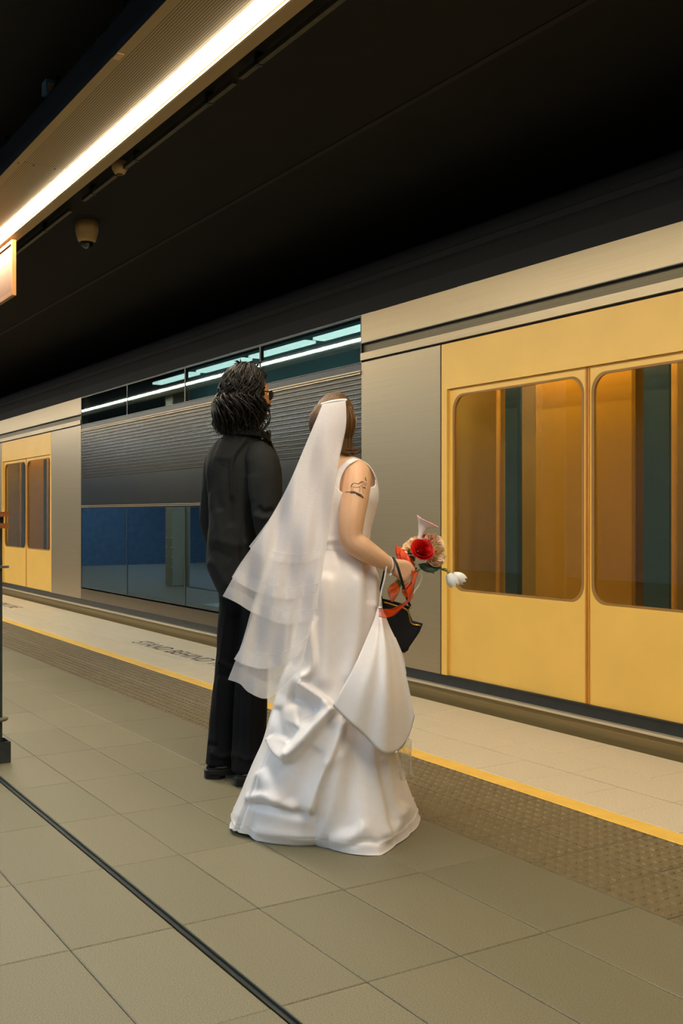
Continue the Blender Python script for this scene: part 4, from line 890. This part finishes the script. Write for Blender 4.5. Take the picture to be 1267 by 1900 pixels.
# ---------------------------------------------------------------- bouquet
bc = P(786, 1030, 4.0)
bq = empty('bouquet', tuple(PC), 'bouquet of red rose, peach carnations, white tulips and calla in her hand', 'bouquet')
def frame(z):
    z = np.array(z, float); z /= np.linalg.norm(z); x = np.cross([.3, .5, .8], z); x /= np.linalg.norm(x); return np.stack([x, np.cross(z, x), z])
def petal(mb, fr, o, a0, wd, r0, r1, h0, h1, curl, nu=9, nv=7, ruf=0):
    A = []
    for v in np.linspace(0, 1, nv):
        rw = []
        for u in np.linspace(-1, 1, nu):
            a_ = a0 + u * wd * (.35 + .65 * math.sin(math.pi * (.15 + .6 * v))); r = r0 + (r1 - r0) * v ** .7 + curl * max(0, v - .7) * 3 * (1 - .3 * abs(u)); z = h0 + (h1 - h0) * v * (1 - .12 * u * u * v) - curl * max(0, v - .75) ** 1.2 * 2 + ruf * math.sin(u * 7 + a0 * 3) * v
            rw.append(o + np.array([r * math.cos(a_), r * math.sin(a_), z]) @ fr)
        A.append(rw)
    A = np.array(A); mb.grid(A); return mb
def rose(c, z, R, name='rose'):
    mb = M(); fr = frame(z); c = np.array(c)
    for L in range(6):
        n_ = (2, 3, 3, 4, 5, 5)[L]; f_ = (L + 1) / 6
        for k in range(n_): petal(mb, fr, c, L * 1.3 + k * 2 * math.pi / n_ + random.uniform(-.15, .15), (1.5, 1.2, 1.15, .95, .85, .8)[L], R * .12, R * (.12 + .80 * f_ ** 1.1), -R * .75, R * (.70 - .42 * f_ ** 2.2 + random.uniform(-.06, .06)), R * .22 * f_ ** 2)
    for k in range(5): petal(mb, fr, c, k * 1.257, .5, R * .1, R * .5, -R * .95, -R * .55, 0)
    return mb.build(name, ROSE, bq, True, label='deep red rose')
def carnation(c, z, R, m=PEACH):
    mb = M(); fr = frame(z); c = np.array(c)
    for L in range(5):
        f_ = (L + 1) / 5; n_ = (3, 4, 5, 6, 6)[L]
        for k in range(n_): petal(mb, fr, c, L * .9 + k * 2 * math.pi / n_ + random.uniform(-.2, .2), 1.0, R * .08, R * (.22 + .75 * f_), -R * .4, R * (.62 - .55 * f_ ** 1.6 + random.uniform(-.08, .08)), R * .12 * f_, nu=17, ruf=R * .07)
    return mb.build('carnation', m, bq, True, label='ruffled peach carnation')
cam_ = -FW
rose(P(783, 1021, 3.935), cam_ * .8 + UP * .5 + RT * .2, .042)
rose(P(797, 1001, 4.0), cam_ * .3 + UP * .9 + RT * .3, .030)
rose(P(752, 1024, 4.01), cam_ * .2 + UP * .6 - RT * .6, .026)
carnation(P(764, 1016, 3.975), cam_ * .6 + UP * .7 - RT * .4, .040); carnation(P(772, 1006, 4.02), UP * .9 - RT * .1 + cam_ * .3, .034)
carnation(P(806, 1006, 3.985), cam_ * .6 + UP * .6 + RT * .4, .040); carnation(P(809, 1030, 3.965), cam_ * .8 + UP * .05 + RT * .5, .042); carnation(P(802, 1043, 3.99), cam_ * .5 - UP * .5 + RT * .4, .030)
carnation(P(790, 1020, 4.06), FW * .8 + UP * .5, .045)
# calla lily
cz = P(790, 965, 3.99) - P(778, 1000, 3.99); fr = frame(cz); base = P(778, 1000, 3.99); A = []
q_ = (FW * -.35 + RT * .9); q_ -= fr[2] * (q_ @ fr[2]); q_ /= np.linalg.norm(q_); t2 = np.cross(fr[2], q_)
for v in np.linspace(0, 1, 22):
    rw = []
    for a_ in np.linspace(-math.pi * 1.02, math.pi * 1.02, 40):
        r = .007 + .021 * v ** 1.5 + .010 * max(0, v - .75) * 4 * (.25 + .75 * (1 + math.cos(a_)) / 2); tip = math.exp(-(a_ / .8) ** 2); zz = .072 * v * (1 - .12 * tip * v) + .012 * v * v * math.exp(-((abs(a_) - 3.1) / .9) ** 2)
        rw.append(base + fr[2] * zz + (q_ * math.cos(a_) + t2 * math.sin(a_)) * r + q_ * (.024 * tip * max(0, v - .7) * 3.3 - .006 * v))
    A.append(rw)
ca_ = M().grid(np.array(A)).build('calla_lily', CALLA, bq, True, label='white calla lily with pink rim')
M().tube([A[-1][i] for i in range(40)], .0014, 6, caps=False).build('calla_rim', CALLAP, ca_, True)
M().tube([base + fr[2] * .012, base + fr[2] * .05], [.004, .003], 8, 4).build('spadix', mat('spadix_yellow', lin(224, 184, 70), .6, nscale=60, namt=.2), ca_, True)
M().tube([base + fr[2] * .004, base - fr[2] * .03, P(768, 1040, 3.99)], [.0062, .0045, .004], 8, 4).build('flower_stem', STEM, bq, True)
# tulips
for (x, y, d), ax_ in (((838, 1076, 3.99), (.45, -.85, -.1)), ((851, 1072, 4.02), (.8, -.45, 0))):
    z_ = RT * ax_[0] + UP * ax_[1] + FW * ax_[2]; fr = frame(z_); c = P(x, y, d) - fr[2] * .026; mb = M()
    for L in range(2):
        for k in range(3):
            A = []
            for v in np.linspace(0, 1, 10):
                rw = []
                for u in np.linspace(-1, 1, 9):
                    wv = .95 * math.sin(math.pi * min(1, v * .80 + .2)) ** .6 * (1 if v < .8 else 1 - (v - .8) * 3.6); a_ = k * 2.094 + L * 1.047 + u * wv; r = (.0225 - .0015 * L) * math.sin(math.pi * (.12 + .68 * v)) ** .8
                    rw.append(c + np.array([r * math.cos(a_), r * math.sin(a_), .056 * v]) @ fr)
                A.append(rw)
            mb.grid(np.array(A))
    tu = mb.build('tulip', TULIP, bq, True, label='drooping white tulip')
    M().tube([c + fr[2] * .004, c - fr[2] * .02, P(815, 1055, 4.0), P(790, 1045, 4.0)], [.0034, .003, .003, .003], 8, 5).build('tulip_stem', STEM, tu, True)
# leaves and stems
def leaf(pts, wd, nrm, name='leaf', m=LEAF):
    pts = resample(np.array(pts), 12); A = []; nrm = np.array(nrm, float); nrm /= np.linalg.norm(nrm)
    for i, p in enumerate(pts):
        t_ = pts[min(i + 1, 11)] - pts[max(i - 1, 0)]; t_ /= np.linalg.norm(t_); s2 = np.cross(t_, nrm); s2 /= np.linalg.norm(s2); w2 = wd * math.sin(math.pi * min(1, .06 + .93 * (i / 11) ** .8)); A.append([p + s2 * w2 * k + nrm * .25 * w2 * abs(k) for k in (-1, -.5, 0, .5, 1)])
    A = np.array(A); M().grid(A).build(name, m, bq, True)
leaf([P(778, 1050, 3.97), P(798, 1057, 3.96), P(820, 1052, 3.98)], .016, UP * .6 - FW)
leaf([P(775, 1048, 3.99), P(796, 1050, 3.98), P(812, 1058, 3.99)], .014, UP - FW * .4)
leaf([P(768, 1040, 3.96), P(760, 1028, 3.95), P(758, 1018, 3.95)], .008, -FW)
leaf([P(785, 1045, 3.98), P(800, 1060, 3.97), P(806, 1065, 3.97)], .009, -FW + UP * .4)
for k in range(9):
    a_ = k * 2.4; r_ = .0035 * math.sqrt(k)
    o = e1 * r_ * math.cos(a_) * 1.6 + e2 * r_ * math.sin(a_) * 1.6
    M().tube([PC - ax * .075 + o * 1.3, PC + o, PC + ax * .05 + o * 2.5], .0032, 6, 3).build('flower_stem', STEM, bq, True)
# orange lace bow and organza streamers
A = []
sp_ = resample([P(733, 1014, 3.97), P(735, 1030, 3.955), P(746, 1045, 3.945), P(760, 1056, 3.945), P(769, 1064, 3.95)], 26); sp2 = resample([P(736, 1012, 4.0), P(750, 1020, 3.97), P(760, 1030, 3.955), P(768, 1044, 3.95), P(772, 1060, 3.955)], 26)
for i in range(26):
    A.append([sp_[i] * (1 - u) + sp2[i] * u - FW * (.020 * math.sin(math.pi * u) + .004 * math.sin(u * 19 + i * .8)) for u in np.linspace(0, 1, 16)])
M().grid(np.array(A)).build('lace_bow', ORED, bq, True, label='crumpled orange lace bow')
def streamer(pa, pb, name='streamer'):
    a = resample(np.array(pa), 36); b = resample(np.array(pb), 36); A = [[a[i] * (1 - u) + b[i] * u - FW * .004 * math.sin(u * 7 + i * .4) for u in np.linspace(0, 1, 8)] for i in range(36)]
    o = M().grid(np.array(A)).build(name, ORIB, bq, True, label='sheer orange ribbon streamer')
    e_ = M(); e_.tube([r[0] for r in A], .0011, 5); e_.build('wire_edge', OEDGE, o, True); M().tube([r[-1] for r in A], .0011, 5).build('wire_edge', OEDGE, o, True)
streamer([P(764, 1058, 3.92), P(762, 1080, 3.90), P(752, 1095, 3.89), P(757, 1112, 3.885), P(742, 1122, 3.87), P(725, 1130, 3.86), P(714, 1130, 3.80), P(702, 1128, 3.79)],
         [P(775, 1062, 3.93), P(770, 1078, 3.90), P(767, 1096, 3.89), P(764, 1110, 3.885), P(748, 1126, 3.87), P(733, 1140, 3.86), P(717, 1146, 3.80), P(703, 1144, 3.79)])
streamer([P(734, 1079, 3.885), P(722, 1090, 3.88), P(720, 1100, 3.88), P(726, 1117, 3.88)], [P(736, 1079, 3.885), P(741, 1090, 3.88), P(738, 1102, 3.88), P(729, 1117, 3.88)])
streamer([P(747, 1085, 3.90), P(746, 1098, 3.895), P(752, 1108, 3.89)], [P(763, 1078, 3.90), P(764, 1096, 3.895), P(760, 1111, 3.89)])
M().tube([P(775, 1060, 3.96), P(781, 1065, 3.96), P(782, 1074, 3.96), P(777, 1086, 3.96), P(770, 1096, 3.955), P(764, 1108, 3.95)], .0022, 6, 5).build('white_cord', LACEW, bq, True)

# ---------------------------------------------------------------- handbag
hb0 = P(742, 1165, 4.0)
bag = empty('handbag', tuple(P(742, 1212, 4.0)), 'small black handbag with gold clasp hanging from her wrist', 'handbag')
pl = [(708, 1113), (730, 1119), (757, 1129), (765, 1152), (784, 1157), (778, 1172), (770, 1184), (759, 1200), (757, 1206), (750, 1211), (736, 1206), (722, 1190), (712, 1150)]
def bagring(k, off): cxx, cyy = 742, 1162; return [P(cxx + (x - cxx) * k, cyy + (y - cyy) * (k if y > 1150 else 1 - (1 - k) * .3), 4.0) + FW * off for x, y in pl]
M().grid(np.array([bagring(.82, -.034), bagring(.95, -.028), bagring(1, -.012), bagring(1, .012), bagring(.95, .028), bagring(.82, .034)]), True, True, True).build('bag_body', BAGM, bag, False)
for off in (-.034, .034):
    M().tube([q - FW * .002 * (1 if off < 0 else -1) - UP * .002 for q in bagring(.86, off)[:5]], .0030, 8, 4).build('clasp_frame', GOLD, bag, True)
M().tube([P(706, 1112, 3.985), P(735, 1119, 3.985), P(758, 1127, 3.985)], .0048, 8, 4).build('top_edge', BAGM, bag, True)
M().tube([P(760, 1127, 3.985) + .006 * (RT * math.cos(a_) + UP * math.sin(a_)) for a_ in np.linspace(0, 2 * math.pi, 14)], .0016, 6, caps=False).build('strap_ring', GOLD, bag, True)
def strap_band(pts, wd, name='strap'):
    pts = resample(np.array(pts), 30); A = []
    for i, p in enumerate(pts):
        t_ = pts[min(i + 1, 29)] - pts[max(i - 1, 0)]; t_ /= np.linalg.norm(t_); s2 = np.cross(t_, FW); s2 /= np.linalg.norm(s2) + 1e-9; A.append([p + s2 * wd * k + FW * h for k, h in ((-1, -.001), (1, -.001), (1, .001), (-1, .001))])
    M().grid(np.array(A), True, True, True).build(name, STRAPM, bag)
strap_band([P(735, 1044, 3.872), P(739, 1056, 3.868), P(747, 1083, 3.88), P(755, 1110, 3.93), P(761, 1125, 3.975)], .0048)
strap_band([P(711, 1070, 3.96), P(707, 1088, 3.96), P(706, 1098, 3.965), P(708, 1112, 3.98)], .0040)
strap_band([P(735, 1044, 3.872), P(729, 1036, 3.90), P(722, 1040, 3.94), P(714, 1058, 3.955), P(711, 1070, 3.96)], .0042)
